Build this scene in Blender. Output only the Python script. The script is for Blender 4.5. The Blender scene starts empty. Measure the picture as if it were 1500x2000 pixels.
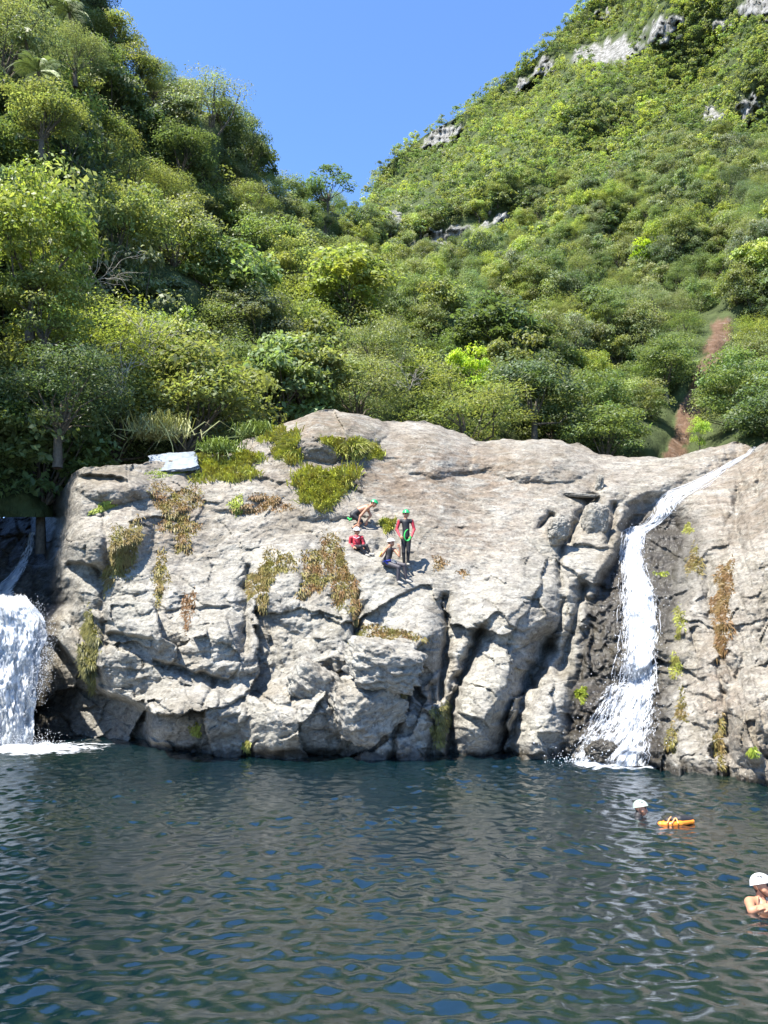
import bpy, math, random
import numpy as np
from mathutils import Vector

random.seed(7)
RNG = np.random.default_rng(7)
scene = bpy.context.scene
COL = scene.collection

# ------------------------------------------------------------------ camera
CAM_Z, FOC, PITCH = 3.5, 1600.0, math.atan(225.0 / 1600.0)
SP, CP = math.sin(PITCH), math.cos(PITCH)
cam_data = bpy.data.cameras.new('camera')
cam_data.sensor_fit = 'VERTICAL'
cam_data.sensor_height = 36.0
cam_data.lens = 36.0 * FOC / 2000.0
cam_data.clip_end = 3000.0
cam = bpy.data.objects.new('camera', cam_data)
cam.location = (0, 0, CAM_Z)
cam.rotation_euler = (math.pi / 2 + PITCH, 0, 0)
COL.objects.link(cam)
scene.camera = cam

# ------------------------------------------------------------------ sky, sun, exposure
SUN_DIR = Vector((0.36, 0.26, -0.89)).normalized()      # the way the light travels
sun_el = math.asin(-SUN_DIR.z)
sun_az = math.atan2(-SUN_DIR.x, -SUN_DIR.y)             # from +Y towards +X
world = bpy.data.worlds.new('World')
scene.world = world
world.use_nodes = True
wn = world.node_tree
wn.nodes.clear()
sky = wn.nodes.new('ShaderNodeTexSky')
sky.sky_type = 'NISHITA'
sky.sun_disc = False
sky.sun_elevation = sun_el
sky.sun_rotation = sun_az
sky.altitude = 1500
sky.air_density = 1.0
sky.dust_density = 0.0
sky.ozone_density = 10.0
bg = wn.nodes.new('ShaderNodeBackground')
bg.inputs['Strength'].default_value = 0.13
wo = wn.nodes.new('ShaderNodeOutputWorld')
wn.links.new(sky.outputs[0], bg.inputs[0])
wn.links.new(bg.outputs[0], wo.inputs[0])
sun_data = bpy.data.lights.new('sun', 'SUN')
sun_data.energy = 4.9
sun_data.angle = math.radians(0.53)
sun_data.color = (1.0, 0.95, 0.87)
sun = bpy.data.objects.new('sun', sun_data)
sun.rotation_euler = SUN_DIR.to_track_quat('-Z', 'Y').to_euler()
sun.location = (-30, -20, 80)
COL.objects.link(sun)
scene.view_settings.view_transform = 'Standard'
scene.view_settings.look = 'None'
scene.view_settings.gamma = 1.0
scene.view_settings.exposure = 1.6
scene.view_settings.use_curve_mapping = False
scene.render.engine = 'CYCLES'
scene.cycles.max_bounces = 8
scene.cycles.diffuse_bounces = 4
scene.cycles.glossy_bounces = 3
scene.cycles.transmission_bounces = 3
scene.cycles.transparent_max_bounces = 16

# ------------------------------------------------------------------ geometry of the view (a pixel of the 1500 x 2000 picture to a place)
def unproj(px, py, Y):
    x = (np.asarray(px, float) - 750.0) / FOC
    y = (1000.0 - np.asarray(py, float)) / FOC
    fy = CP - y * SP
    t = Y / fy
    return np.stack(np.broadcast_arrays(t * x, t * fy, CAM_Z + t * (SP + y * CP)), -1)

def water_Y(py):
    y = (1000.0 - np.asarray(py, float)) / FOC
    return -CAM_Z / (SP + y * CP) * (CP - y * SP)

def sstep(a, b, x):
    t = np.clip((x - a) / (b - a), 0, 1)
    return t * t * (3 - 2 * t)

# ------------------------------------------------------------------ noise
_perm = np.random.default_rng(3).permutation(256).astype(np.int64)
_perm = np.concatenate([_perm, _perm, _perm])
_grad = np.random.default_rng(4).normal(size=(256, 3))
_grad /= np.linalg.norm(_grad, axis=1, keepdims=True)

def perlin(P):
    P = np.asarray(P, float)
    I = np.floor(P).astype(np.int64)
    F = P - I
    U = F * F * F * (F * (F * 6 - 15) + 10)
    I &= 255
    out = 0
    for dx in (0, 1):
        wx = U[..., 0] if dx else 1 - U[..., 0]
        for dy in (0, 1):
            wy = U[..., 1] if dy else 1 - U[..., 1]
            for dz in (0, 1):
                wz = U[..., 2] if dz else 1 - U[..., 2]
                h = _perm[_perm[_perm[(I[..., 0] + dx) & 255] + ((I[..., 1] + dy) & 255)] + ((I[..., 2] + dz) & 255)]
                g = _grad[h]
                out = out + wx * wy * wz * (g[..., 0] * (F[..., 0] - dx) + g[..., 1] * (F[..., 1] - dy) + g[..., 2] * (F[..., 2] - dz))
    return out * 1.6

def fbm(P, octaves=4, gain=0.5, ridged=False):
    out, a, f = 0, 1.0, 1.0
    for o in range(octaves):
        n = perlin(P * f + 17.3 * o)
        if ridged:
            n = 1 - 2 * np.abs(n)
        out = out + a * n
        a *= gain
        f *= 2.03
    return out

def p3(a, b, c=0.0):
    return np.stack(np.broadcast_arrays(np.asarray(a, float), np.asarray(b, float), np.asarray(c, float)), -1)

def facets(X, Y, cell, seed):
    """Jittered cells: a plane with its own offset and tilt for each cell; also the distance to the joint."""
    r = np.random.default_rng(seed)
    N = 64
    jx, jy, of, tx, ty = (r.random((N, N)) for _ in range(5))
    gx, gy = np.floor(X / cell).astype(int), np.floor(Y / cell).astype(int)
    b1 = np.full(X.shape, 1e9); b2 = b1.copy(); val = np.zeros(X.shape)
    for i in (-1, 0, 1):
        for j in (-1, 0, 1):
            cx, cy = gx + i, gy + j
            a, b = cx % N, cy % N
            sx = (cx + 0.1 + 0.8 * jx[a, b]) * cell; sy = (cy + 0.1 + 0.8 * jy[a, b]) * cell
            d = np.hypot(X - sx, Y - sy)
            v = (of[a, b] - .5) + ((tx[a, b] - .5) * (X - sx) + (ty[a, b] - .5) * (Y - sy)) * 2.2 / cell
            n = d < b1
            b2 = np.where(n, b1, np.minimum(b2, d)); val = np.where(n, v, val); b1 = np.where(n, d, b1)
    return val, (b2 - b1)

def poly_dist(X, Y, pts):
    """distance to a polyline, the y of the line at X and the parameter along it"""
    d = np.full(X.shape, 1e9)
    for (x0, y0), (x1, y1) in zip(pts[:-1], pts[1:]):
        dx, dy = x1 - x0, y1 - y0
        t = np.clip(((X - x0) * dx + (Y - y0) * dy) / (dx * dx + dy * dy + 1e-9), 0, 1)
        d = np.minimum(d, np.hypot(X - x0 - t * dx, Y - y0 - t * dy))
    return d

# ------------------------------------------------------------------ mesh helpers
def np_mesh(name, V, F, smooth=False):
    V = np.ascontiguousarray(V, np.float32).reshape(-1, 3)
    F = np.ascontiguousarray(F, np.int32)
    m = bpy.data.meshes.new(name)
    m.vertices.add(len(V)); m.vertices.foreach_set('co', V.ravel())
    n, k = F.shape
    m.loops.add(n * k); m.loops.foreach_set('vertex_index', F.ravel())
    m.polygons.add(n); m.polygons.foreach_set('loop_start', np.arange(0, n * k, k, dtype=np.int32))
    if smooth:
        m.polygons.foreach_set('use_smooth', np.ones(n, bool))
    m.update(calc_edges=True)
    return m

def add_attr(m, name, arr, typ='FLOAT_COLOR'):
    a = m.attributes.new(name, typ, 'POINT')
    arr = np.asarray(arr, np.float32)
    if typ == 'FLOAT_COLOR':
        if arr.shape[-1] == 3:
            arr = np.concatenate([arr, np.ones(arr.shape[:-1] + (1,), np.float32)], -1)
        a.data.foreach_set('color', arr.ravel())
    else:
        a.data.foreach_set('value', arr.ravel())

def link(name, mesh, mat=None, parent=None, **props):
    o = bpy.data.objects.new(name, mesh)
    COL.objects.link(o)
    if mat is not None and mesh is not None:
        for mm in (mat if isinstance(mat, (list, tuple)) else [mat]):
            mesh.materials.append(mm)
    if parent is not None:
        o.parent = parent
    for k, v in props.items():
        o[k] = v
    return o

def empty(name, loc, **props):
    o = link(name, None, **props)
    o.location = loc
    o.empty_display_size = 0.2
    return o

def grid_faces(nr, nc):
    r, c = np.meshgrid(np.arange(nr - 1), np.arange(nc - 1), indexing='ij')
    a = (r * nc + c).ravel()
    return np.stack([a, a + 1, a + nc + 1, a + nc], 1)

class MB:
    """collects tubes and patches into one mesh"""
    def __init__(s): s.V, s.F, s.n = [], [], 0
    def add(s, V, F):
        s.V.append(np.asarray(V, float).reshape(-1, 3)); s.F.append(np.asarray(F, int) + s.n); s.n += len(s.V[-1])
    def tube(s, pts, rad, k=6, cap=True):
        pts = np.asarray(pts, float); n = len(pts)
        rad = np.broadcast_to(np.asarray(rad, float), (n,))
        T = np.gradient(pts, axis=0); T /= np.linalg.norm(T, axis=1, keepdims=True) + 1e-9
        ref = np.array([0.31, 0.17, 0.93]);
        A = np.cross(T, ref); A /= np.linalg.norm(A, axis=1, keepdims=True) + 1e-9
        B = np.cross(T, A)
        th = np.arange(k) * 2 * math.pi / k
        V = pts[:, None] + rad[:, None, None] * (np.cos(th)[None, :, None] * A[:, None] + np.sin(th)[None, :, None] * B[:, None])
        F = []
        for i in range(n - 1):
            for j in range(k):
                F.append((i * k + j, i * k + (j + 1) % k, (i + 1) * k + (j + 1) % k, (i + 1) * k + j))
        s.add(V.reshape(-1, 3), F)
    def mesh(s, name, smooth=True): return np_mesh(name, np.concatenate(s.V), np.concatenate(s.F), smooth)

# ------------------------------------------------------------------ materials
def new_mat(name):
    m = bpy.data.materials.new(name); m.use_nodes = True
    nt = m.node_tree; nt.nodes.clear()
    out = nt.nodes.new('ShaderNodeOutputMaterial')
    return m, nt, out

def N(nt, typ, **kw):
    n = nt.nodes.new(typ)
    for k, v in kw.items():
        if k.startswith('_'): setattr(n, k[1:], v)
        else: n.inputs[k.replace('_', ' ')].default_value = v
    return n

def L(nt, a, b): nt.links.new(a, b)

def noise_node(nt, vec, scale, detail=4, rough=0.55, dist=0.0):
    n = N(nt, 'ShaderNodeTexNoise', Scale=scale, Detail=detail, Roughness=rough, Distortion=dist)
    if vec is not None: L(nt, vec, n.inputs['Vector'])
    return n.outputs[0]

def ramp(nt, fac, stops):
    r = nt.nodes.new('ShaderNodeValToRGB')
    e = r.color_ramp.elements
    while len(e) < len(stops): e.new(0.5)
    for el, (p, c) in zip(e, stops):
        el.position = p; el.color = (c[0], c[1], c[2], 1) if not np.isscalar(c) else (c, c, c, 1)
    L(nt, fac, r.inputs[0])
    return r.outputs[0]

def mixc(nt, fac, a, b, mode='MIX'):
    m = nt.nodes.new('ShaderNodeMix'); m.data_type = 'RGBA'; m.blend_type = mode
    for sock, v in ((m.inputs[0], fac), (m.inputs[6], a), (m.inputs[7], b)):
        if isinstance(v, bpy.types.NodeSocket): L(nt, v, sock)
        elif np.isscalar(v): sock.default_value = v
        else: sock.default_value = (v[0], v[1], v[2], 1)
    return m.outputs[2]

def math_n(nt, op, a, b=0.0, clamp=False):
    m = nt.nodes.new('ShaderNodeMath'); m.operation = op; m.use_clamp = clamp
    for sock, v in ((m.inputs[0], a), (m.inputs[1], b)):
        if isinstance(v, bpy.types.NodeSocket): L(nt, v, sock)
        else: sock.default_value = v
    return m.outputs[0]

def attr(nt, name):
    a = nt.nodes.new('ShaderNodeAttribute'); a.attribute_name = name
    return a

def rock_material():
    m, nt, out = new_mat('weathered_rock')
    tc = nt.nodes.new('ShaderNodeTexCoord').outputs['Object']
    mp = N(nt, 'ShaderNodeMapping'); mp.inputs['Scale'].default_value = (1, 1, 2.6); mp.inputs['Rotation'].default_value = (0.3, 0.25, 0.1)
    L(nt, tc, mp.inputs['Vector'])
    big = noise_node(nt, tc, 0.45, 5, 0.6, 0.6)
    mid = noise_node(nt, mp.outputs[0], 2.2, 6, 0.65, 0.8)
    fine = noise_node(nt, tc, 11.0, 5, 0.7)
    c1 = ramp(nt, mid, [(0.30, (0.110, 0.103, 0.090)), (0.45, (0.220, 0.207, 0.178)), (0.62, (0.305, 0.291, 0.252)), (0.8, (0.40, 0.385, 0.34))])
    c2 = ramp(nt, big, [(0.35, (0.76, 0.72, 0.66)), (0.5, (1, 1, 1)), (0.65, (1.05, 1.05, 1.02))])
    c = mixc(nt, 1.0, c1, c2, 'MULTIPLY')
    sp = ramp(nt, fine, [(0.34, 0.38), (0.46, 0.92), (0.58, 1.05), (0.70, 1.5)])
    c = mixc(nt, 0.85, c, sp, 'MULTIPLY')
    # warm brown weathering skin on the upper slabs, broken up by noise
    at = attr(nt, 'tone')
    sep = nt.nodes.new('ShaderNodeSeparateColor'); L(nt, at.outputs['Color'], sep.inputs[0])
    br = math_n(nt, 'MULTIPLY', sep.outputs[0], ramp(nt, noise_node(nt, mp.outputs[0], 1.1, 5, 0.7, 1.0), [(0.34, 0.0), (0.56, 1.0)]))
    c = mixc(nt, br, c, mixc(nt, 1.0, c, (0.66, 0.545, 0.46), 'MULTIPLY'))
    # wet rock near the water, plus shade painted into the left recess and face
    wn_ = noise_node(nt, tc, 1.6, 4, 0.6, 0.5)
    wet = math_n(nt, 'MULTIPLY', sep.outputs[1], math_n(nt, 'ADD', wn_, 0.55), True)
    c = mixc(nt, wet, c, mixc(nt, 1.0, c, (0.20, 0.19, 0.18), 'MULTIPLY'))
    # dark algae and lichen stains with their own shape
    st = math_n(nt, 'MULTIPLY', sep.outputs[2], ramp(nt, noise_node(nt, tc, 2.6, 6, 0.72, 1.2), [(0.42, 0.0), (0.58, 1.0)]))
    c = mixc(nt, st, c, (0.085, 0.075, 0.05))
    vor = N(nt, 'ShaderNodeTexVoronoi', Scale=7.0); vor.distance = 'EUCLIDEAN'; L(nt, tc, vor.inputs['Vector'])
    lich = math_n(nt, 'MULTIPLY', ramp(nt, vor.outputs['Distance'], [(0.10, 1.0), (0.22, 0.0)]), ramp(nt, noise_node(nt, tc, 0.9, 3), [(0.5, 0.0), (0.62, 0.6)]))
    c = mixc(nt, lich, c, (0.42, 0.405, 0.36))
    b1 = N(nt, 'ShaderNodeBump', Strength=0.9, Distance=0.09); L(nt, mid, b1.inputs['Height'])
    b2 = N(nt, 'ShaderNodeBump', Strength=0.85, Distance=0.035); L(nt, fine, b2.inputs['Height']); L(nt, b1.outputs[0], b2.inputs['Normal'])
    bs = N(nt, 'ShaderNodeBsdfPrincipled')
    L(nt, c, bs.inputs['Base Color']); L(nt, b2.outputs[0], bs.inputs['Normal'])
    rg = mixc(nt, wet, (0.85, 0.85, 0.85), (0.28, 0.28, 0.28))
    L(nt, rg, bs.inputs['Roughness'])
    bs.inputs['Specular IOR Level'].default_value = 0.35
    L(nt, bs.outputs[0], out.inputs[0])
    return m

def leaf_material(name, trans=0.5):
    m, nt, out = new_mat(name)
    a = attr(nt, 'Col')
    oi = nt.nodes.new('ShaderNodeObjectInfo')
    c = mixc(nt, 1.0, a.outputs['Color'], oi.outputs['Color'], 'MULTIPLY')
    bs = N(nt, 'ShaderNodeBsdfPrincipled', Roughness=0.5)
    bs.inputs['Specular IOR Level'].default_value = 0.35
    L(nt, c, bs.inputs['Base Color'])
    tr = N(nt, 'ShaderNodeBsdfTranslucent')
    L(nt, mixc(nt, 1.0, c, (1.06, 1.10, 0.5), 'MULTIPLY'), tr.inputs['Color'])
    ms = N(nt, 'ShaderNodeMixShader'); ms.inputs[0].default_value = trans
    L(nt, bs.outputs[0], ms.inputs[1]); L(nt, tr.outputs[0], ms.inputs[2])
    L(nt, ms.outputs[0], out.inputs[0])
    return m

def plain(name, col, rough=0.6, var=0.25, scale=20.0, spec=0.4, bump=0.0):
    m, nt, out = new_mat(name)
    tc = nt.nodes.new('ShaderNodeTexCoord').outputs['Object']
    n = noise_node(nt, tc, scale, 4, 0.6)
    lo = tuple(x * (1 - var) for x in col); hi = tuple(min(1, x * (1 + var)) for x in col)
    c = ramp(nt, n, [(0.3, lo), (0.7, hi)])
    bs = N(nt, 'ShaderNodeBsdfPrincipled', Roughness=rough)
    bs.inputs['Specular IOR Level'].default_value = spec
    L(nt, c, bs.inputs['Base Color'])
    if bump:
        b = N(nt, 'ShaderNodeBump', Strength=0.6, Distance=bump); L(nt, n, b.inputs['Height']); L(nt, b.outputs[0], bs.inputs['Normal'])
    L(nt, bs.outputs[0], out.inputs[0])
    return m

M_ROCK = rock_material()
M_LEAF = leaf_material('leaf_green')
M_MOSS = leaf_material('moss_blades', 0.2)
M_BARK = plain('bark', (0.10, 0.085, 0.065), 0.9, 0.4, 9.0, 0.2, 0.02)
M_TWIG = plain('bleached_twig', (0.36, 0.33, 0.28), 0.85, 0.25, 9.0, 0.2)
M_SOIL = None

# ------------------------------------------------------------------ hillsides behind the rock
SKY_X = [-420, -200, 0, 120, 180, 205, 225, 250, 300, 360, 430, 480, 512, 530, 570, 620, 660, 690, 705, 735, 760, 830, 900, 960, 1000, 1060, 1130, 1250, 1500, 1900]
SKY_Y = [-900, -600, -330, -200, -90, 30, 110, 150, 185, 190, 215, 285, 340, 372, 392, 398, 402, 428, 405, 340, 305, 250, 210, 165, 135, 88, 12, -100, -330, -700]
HC = [  # picture x, y and the distance in metres there
    (-420, 1000, 24), (-420, 400, 27), (-420, -200, 34), (-420, -900, 42),
    (0, 1000, 31), (0, 600, 36), (0, 200, 44), (0, -300, 54), (150, 850, 35), (200, 500, 44), (200, 150, 58), (200, 40, 64),
    (330, 880, 37), (330, 600, 44), (360, 300, 60), (360, 190, 70), (500, 880, 41), (500, 650, 48), (480, 450, 62), (500, 330, 76),
    (600, 850, 44), (600, 650, 52), (600, 500, 68), (620, 400, 92), (690, 430, 125), (690, 600, 60), (700, 850, 46),
    (740, 350, 225), (760, 480, 130), (830, 260, 230), (850, 450, 135), (850, 650, 66), (900, 900, 49), (1000, 140, 235), (1000, 400, 135), (1000, 600, 85), (1000, 760, 60),
    (1130, 10, 240), (1150, 250, 165), (1200, 450, 112), (1200, 700, 72), (1200, 900, 53), (1350, 100, 175), (1350, 500, 92), (1400, 750, 64), (1500, -300, 215),
    (1500, 150, 145), (1500, 600, 74), (1500, 900, 48), (1900, -700, 210), (1900, 0, 120), (1900, 600, 58), (1900, 1000, 38)]
_hx = np.array(HC, float)
def hill_Y(px, py):
    px = np.asarray(px, float); py = np.asarray(py, float)
    w = 0; s = 0
    for x, y, d in HC:
        q = 1.0 / (((px - x) / 1.0) ** 2 + ((py - y) / 1.0) ** 2 + 900.0) ** 1.9
        w = w + q; s = s + q * math.log(d)
    return np.exp(s / w)

CLIFFS = [  # x, y, half width, half height, tilt of the bare rock bands on the far slope
    (1190, 102, 66, 24, -0.15), (1296, 58, 32, 26, -0.5), (1480, 16, 34, 26, 0), (1408, 50, 20, 12, -.4), (862, 266, 40, 20, -0.45), (1040, 150, 52, 11, -0.62),
    (862, 474, 62, 24, -0.35), (960, 438, 40, 14, -0.45), (772, 428, 14, 20, 0), (1464, 214, 20, 28, 0.1), (1180, 30, 30, 8, -.3), (1418, 320, 14, 12, 0), (1390, 232, 20, 18, 0)]
SLIDE = [(1412, 640), (1395, 690), (1375, 740), (1350, 800), (1330, 850), (1308, 905)]
def cliff_mask(px, py):
    px = np.asarray(px, float); py = np.asarray(py, float)
    m = np.full(px.shape, -99.0)
    for x, y, a, b, t in CLIFFS:
        a, b = a * 1.3, b * 1.15
        c, s = math.cos(t), math.sin(t)
        u = ((px - x) * c + (py - y) * s) / a; v = (-(px - x) * s + (py - y) * c) / b
        m = np.maximum(m, 1 - np.hypot(u, v))
    return m
def slide_mask(px, py):
    return 1 - poly_dist(np.asarray(px, float), np.asarray(py, float), SLIDE) / 26.0

def terrain_material():
    m, nt, out = new_mat('hillside_ground')
    tc = nt.nodes.new('ShaderNodeTexCoord').outputs['Object']
    at = attr(nt, 'tone')
    sep = nt.nodes.new('ShaderNodeSeparateColor'); L(nt, at.outputs['Color'], sep.inputs[0])
    n1 = noise_node(nt, tc, 0.6, 6, 0.65)
    n2 = noise_node(nt, tc, 1.3, 6, 0.7)
    mp = N(nt, 'ShaderNodeMapping'); mp.inputs['Scale'].default_value = (1, 1, 0.22); L(nt, tc, mp.inputs['Vector'])
    n3 = noise_node(nt, mp.outputs[0], 0.9, 6, 0.7, 0.4)
    soil = ramp(nt, n1, [(0.35, (0.038, 0.050, 0.020)), (0.65, (0.072, 0.092, 0.036))])
    rock = ramp(nt, n3, [(0.38, (0.05, 0.055, 0.04)), (0.48, (0.16, 0.156, 0.143)), (0.62, (0.31, 0.305, 0.288))])
    dirt = ramp(nt, n2, [(0.35, (0.085, 0.052, 0.032)), (0.55, (0.135, 0.085, 0.055)), (0.72, (0.21, 0.17, 0.14))])
    c = mixc(nt, sep.outputs[0], soil, rock)
    c = mixc(nt, sep.outputs[1], c, dirt)
    b = N(nt, 'ShaderNodeBump', Strength=1.0, Distance=0.5); L(nt, n3, b.inputs['Height'])
    bs = N(nt, 'ShaderNodeBsdfPrincipled', Roughness=0.95)
    bs.inputs['Specular IOR Level'].default_value = 0.1
    L(nt, c, bs.inputs['Base Color']); L(nt, b.outputs[0], bs.inputs['Normal']); L(nt, bs.outputs[0], out.inputs[0])
    return m

def build_hillside():
    xs = np.concatenate([np.arange(-420, 700, 9.0), np.arange(700, 1540, 4.5), np.arange(1540, 1901, 12.0)]); vs = np.linspace(0, 1, 230)
    top = np.interp(xs, SKY_X, SKY_Y) + 14
    PX = np.broadcast_to(xs, (len(vs), len(xs)))
    PY = 1010 + (top[None] - 1010) * vs[:, None]
    D = hill_Y(PX, PY)
    cm = np.clip(cliff_mask(PX + 16 * fbm(p3(PX / 26, PY / 26, 5), 3), PY + 20 * fbm(p3(PX / 16, PY / 22, 9), 3)) - .18 * np.abs(fbm(p3(PX / 9, PY / 22, 3), 2)), 0, 1)
    sm = np.clip(slide_mask(PX + 16 * fbm(p3(PX / 30, PY / 30, 2), 3), PY) - .35 * np.abs(fbm(p3(PX / 14, PY / 14, 6), 2)), 0, 1)
    D = D * (1 + 0.012 * fbm(p3(PX / 45, PY / 45, 1), 3))
    rockm = sstep(0.02, 0.25, cm)
    D = D - rockm * D * (0.012 + 0.006 * fbm(p3(PX / 16, PY / 34, 7), 4, .65, True) + .006 * fbm(p3(PX / 40, PY / 9, 2), 3))
    D = D - sstep(0, .4, sm) * 0.5
    V = unproj(PX, PY, D)
    back = [V[-1] + np.array([0, a, b]) for a, b in ((4, -.5), (12, -8), (30, -40))]
    V = np.concatenate([V, np.stack(back)], 0)
    tone = np.zeros(V.shape); tone[:len(vs), :, 0] = rockm; tone[:len(vs), :, 1] = sstep(0.05, 0.4, sm)
    m = np_mesh('hillside', V, grid_faces(V.shape[0], V.shape[1]), True)
    add_attr(m, 'tone', tone.reshape(-1, 3))
    link('hillside', m, terrain_material(), kind='structure', label='steep forested valley sides with bare cliff bands and a brown landslip track')
build_hillside()

# the valley floor under everything, out to the horizon
gm = np_mesh('ground', np.array([(-900, -900, -4), (900, -900, -4), (900, 900, -4), (-900, 900, -4)]), np.array([(0, 1, 2, 3)]))
link('ground', gm, plain('river_bed', (0.05, 0.055, 0.045), 0.95, 0.4, 0.5), kind='structure', label='dark valley floor under the pool')

# ------------------------------------------------------------------ the rock between and beside the falls: one weathered surface, cut into its four bodies
CREST_X = [-90, 0, 55, 100, 128, 140, 165, 220, 280, 300, 380, 410, 450, 500, 540, 590, 650, 700, 725, 745, 830, 880, 930, 1000, 1080, 1130, 1170, 1240, 1300, 1380, 1440, 1462, 1475, 1500, 1590]
CREST_Y = [985, 1012, 990, 975, 950, 930, 915, 908, 905, 898, 893, 888, 872, 850, 830, 812, 800, 808, 818, 826, 824, 838, 862, 858, 855, 868, 886, 893, 893, 878, 862, 870, 880, 862, 835]
BASE_X = [-90, 0, 70, 130, 270, 440, 640, 700, 880, 990, 1080, 1180, 1290, 1400, 1430, 1500, 1590]
BASE_Y = [1452, 1452, 1446, 1452, 1466, 1477, 1476, 1481, 1482, 1483, 1480, 1490, 1502, 1508, 1522, 1532, 1545]
CDEP_X = [-90, 60, 128, 160, 280, 400, 650, 900, 1100, 1240, 1440, 1500, 1590]
CDEP_Y = [32, 32, 29, 28, 29.5, 31.5, 34, 35, 34.5, 33.5, 32.5, 30, 27]
CH_L = np.array([(955, 1262), (985, 1214), (1060, 1206), (1100, 1180), (1180, 1138), (1300, 1116), (1400, 1092), (1490, 1076)], float)
CH_R = np.array([(900, 1440), (960, 1352), (1010, 1330), (1040, 1335), (1130, 1325), (1250, 1305), (1500, 1300)], float)
XS = np.arange(-90, 1591, 2.4)
VS = np.linspace(0, 1, 330)
NC = len(XS)

def build_rock_field():
    cr = np.interp(XS, CREST_X, CREST_Y)
    cr = cr + 5 * fbm(p3(XS / 38, 0.3, 4.4), 3)
    ba = np.interp(XS, BASE_X, BASE_Y) + 4 * fbm(p3(XS / 30, 8.3, 1.4), 3)
    PX = np.broadcast_to(XS, (len(VS), NC)).copy()
    PY = ba[None] + (cr - ba)[None] * VS[:, None]
    Db = water_Y(np.interp(XS, BASE_X, BASE_Y)); Db = np.convolve(np.pad(Db, 20, 'edge'), np.ones(41) / 41, 'valid'); Dc = np.interp(XS, CDEP_X, CDEP_Y)
    k = np.interp(XS, [-90, 130, 350, 700, 1100, 1400, 1590], [1.6, 1.6, 1.6, 1.65, 1.55, 1.4, 1.35])
    crs = np.interp(XS, CREST_X, CREST_Y); bas = np.interp(XS, BASE_X, BASE_Y)
    sm_ = lambda q: np.convolve(np.pad(q, 15, 'edge'), np.ones(31) / 31, 'valid')
    crs, bas = sm_(crs), sm_(bas)
    v = np.clip((PY - bas[None]) / (crs - bas)[None], 0, 1)
    g = 0.88 * v ** k[None] + 0.12 * (1 - np.sqrt(np.maximum(0, 1 - v ** 6)))
    D = Db[None] + (Dc - Db)[None] * g
    W = unproj(PX, PY, D)                            # macro surface, for noise in real metres
    # ---------- zones
    X, Y = PX, PY
    up = sstep(1130, 960, Y) * sstep(560, 820, X)    # smooth weathered slabs up high
    rightslope = sstep(1320, 1420, X)
    low = sstep(1080, 1300, Y)
    xl = np.interp(Y, CH_L[:, 0], CH_L[:, 1]); xr = np.interp(Y, CH_R[:, 0], CH_R[:, 1])
    # ---------- left gully and the left edge of the outcrop
    le = np.interp(Y, [905, 940, 1000, 1080, 1180, 1215, 1300, 1450], [150, 132, 134, 122, 132, 100, 82, 66])
    le = le + 9 * fbm(p3(Y / 40, 2.2, X / 60), 3)
    D += 3.2 * sstep(34, -40, X - le) ** 1.5 * (1 - 0.45 * sstep(1180, 1430, Y))
    # ---------- chute of the right fall
    xl = xl + 10 * perlin(p3(Y / 40, 3.3, 1)); xr = xr + 12 * perlin(p3(Y / 34, 7.7, 2))
    ins = sstep(-6, 26, X - xl) * sstep(42, -26, X - xr) * sstep(945, 1040, Y)
    D += 1.75 * ins
    D += 0.55 * np.exp(-(poly_dist(X, Y, [(1490, 868), (1440, 898), (1370, 935), (1310, 962), (1268, 985)]) / 17) ** 2)
    for yy, amt in ((1040, .35), (1150, .25), (1264, .35), (1344, .4), (1430, .35)):
        D -= amt * ins * sstep(yy - 7, yy + 9, Y + 8 * perlin(p3(X / 25, yy, 3)))
    # ---------- bulges (x, y, rx, ry, turn, metres toward the viewer)
    for bx, by, rx, ry, t, h in (
            (215, 1055, 92, 62, -0.35, 0.75), (330, 1180, 170, 95, 0.15, 0.5), (190, 1290, 90, 70, 0.2, 0.35), (420, 1250, 150, 70, 0.1, 0.45), (360, 1400, 120, 62, -.1, .8),
            (560, 1150, 95, 110, 0.2, 0.45), (590, 1400, 130, 85, -0.15, 0.9), (750, 1288, 66, 46, -0.1, 1.05), (715, 1375, 60, 45, 0.5, .6), (630, 1250, 60, 70, 0.4, 0.4),
            (820, 1240, 60, 75, 0.2, 0.45), (960, 1380, 75, 120, 0.25, 0.9), (905, 1290, 34, 90, 0.35, 0.35), (1000, 1180, 95, 80, 0.1, 0.5), (1065, 1380, 46, 100, 0.3, 0.35),
            (1090, 1035, 30, 34, 0.1, 0.45), (650, 850, 110, 50, -0.1, 0.9), (850, 880, 120, 50, 0.15, 0.5), (1040, 900, 120, 42, 0.1, 0.5), (720, 1080, 90, 60, 0.2, 0.25), (1190, 960, 40, 30, 0, .3),
            (230, 950, 80, 35, 0, 0.6), (470, 960, 95, 40, -.1, .35), (1460, 1120, 60, 160, 0.15, 0.5), (1470, 1400, 60, 100, 0.1, 0.7), (1400, 1330, 40, 130, 0.1, 0.4), (770, 1420, 50, 60, 0, .35)):
        c, s = math.cos(t), math.sin(t)
        wx = X + 10 * perlin(p3(X / 45, Y / 45, bx)); wy = Y + 10 * perlin(p3(X / 45, Y / 45, by))
        u = ((wx - bx) * c + (wy - by) * s) / rx; w = (-(wx - bx) * s + (wy - by) * c) / ry
        D -= 1.5 * h * np.sqrt(np.clip(1 - u * u - w * w, 0, 1)) * (0.4 + 0.6 * np.clip(1 - u * u - w * w, 0, 1))
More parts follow.
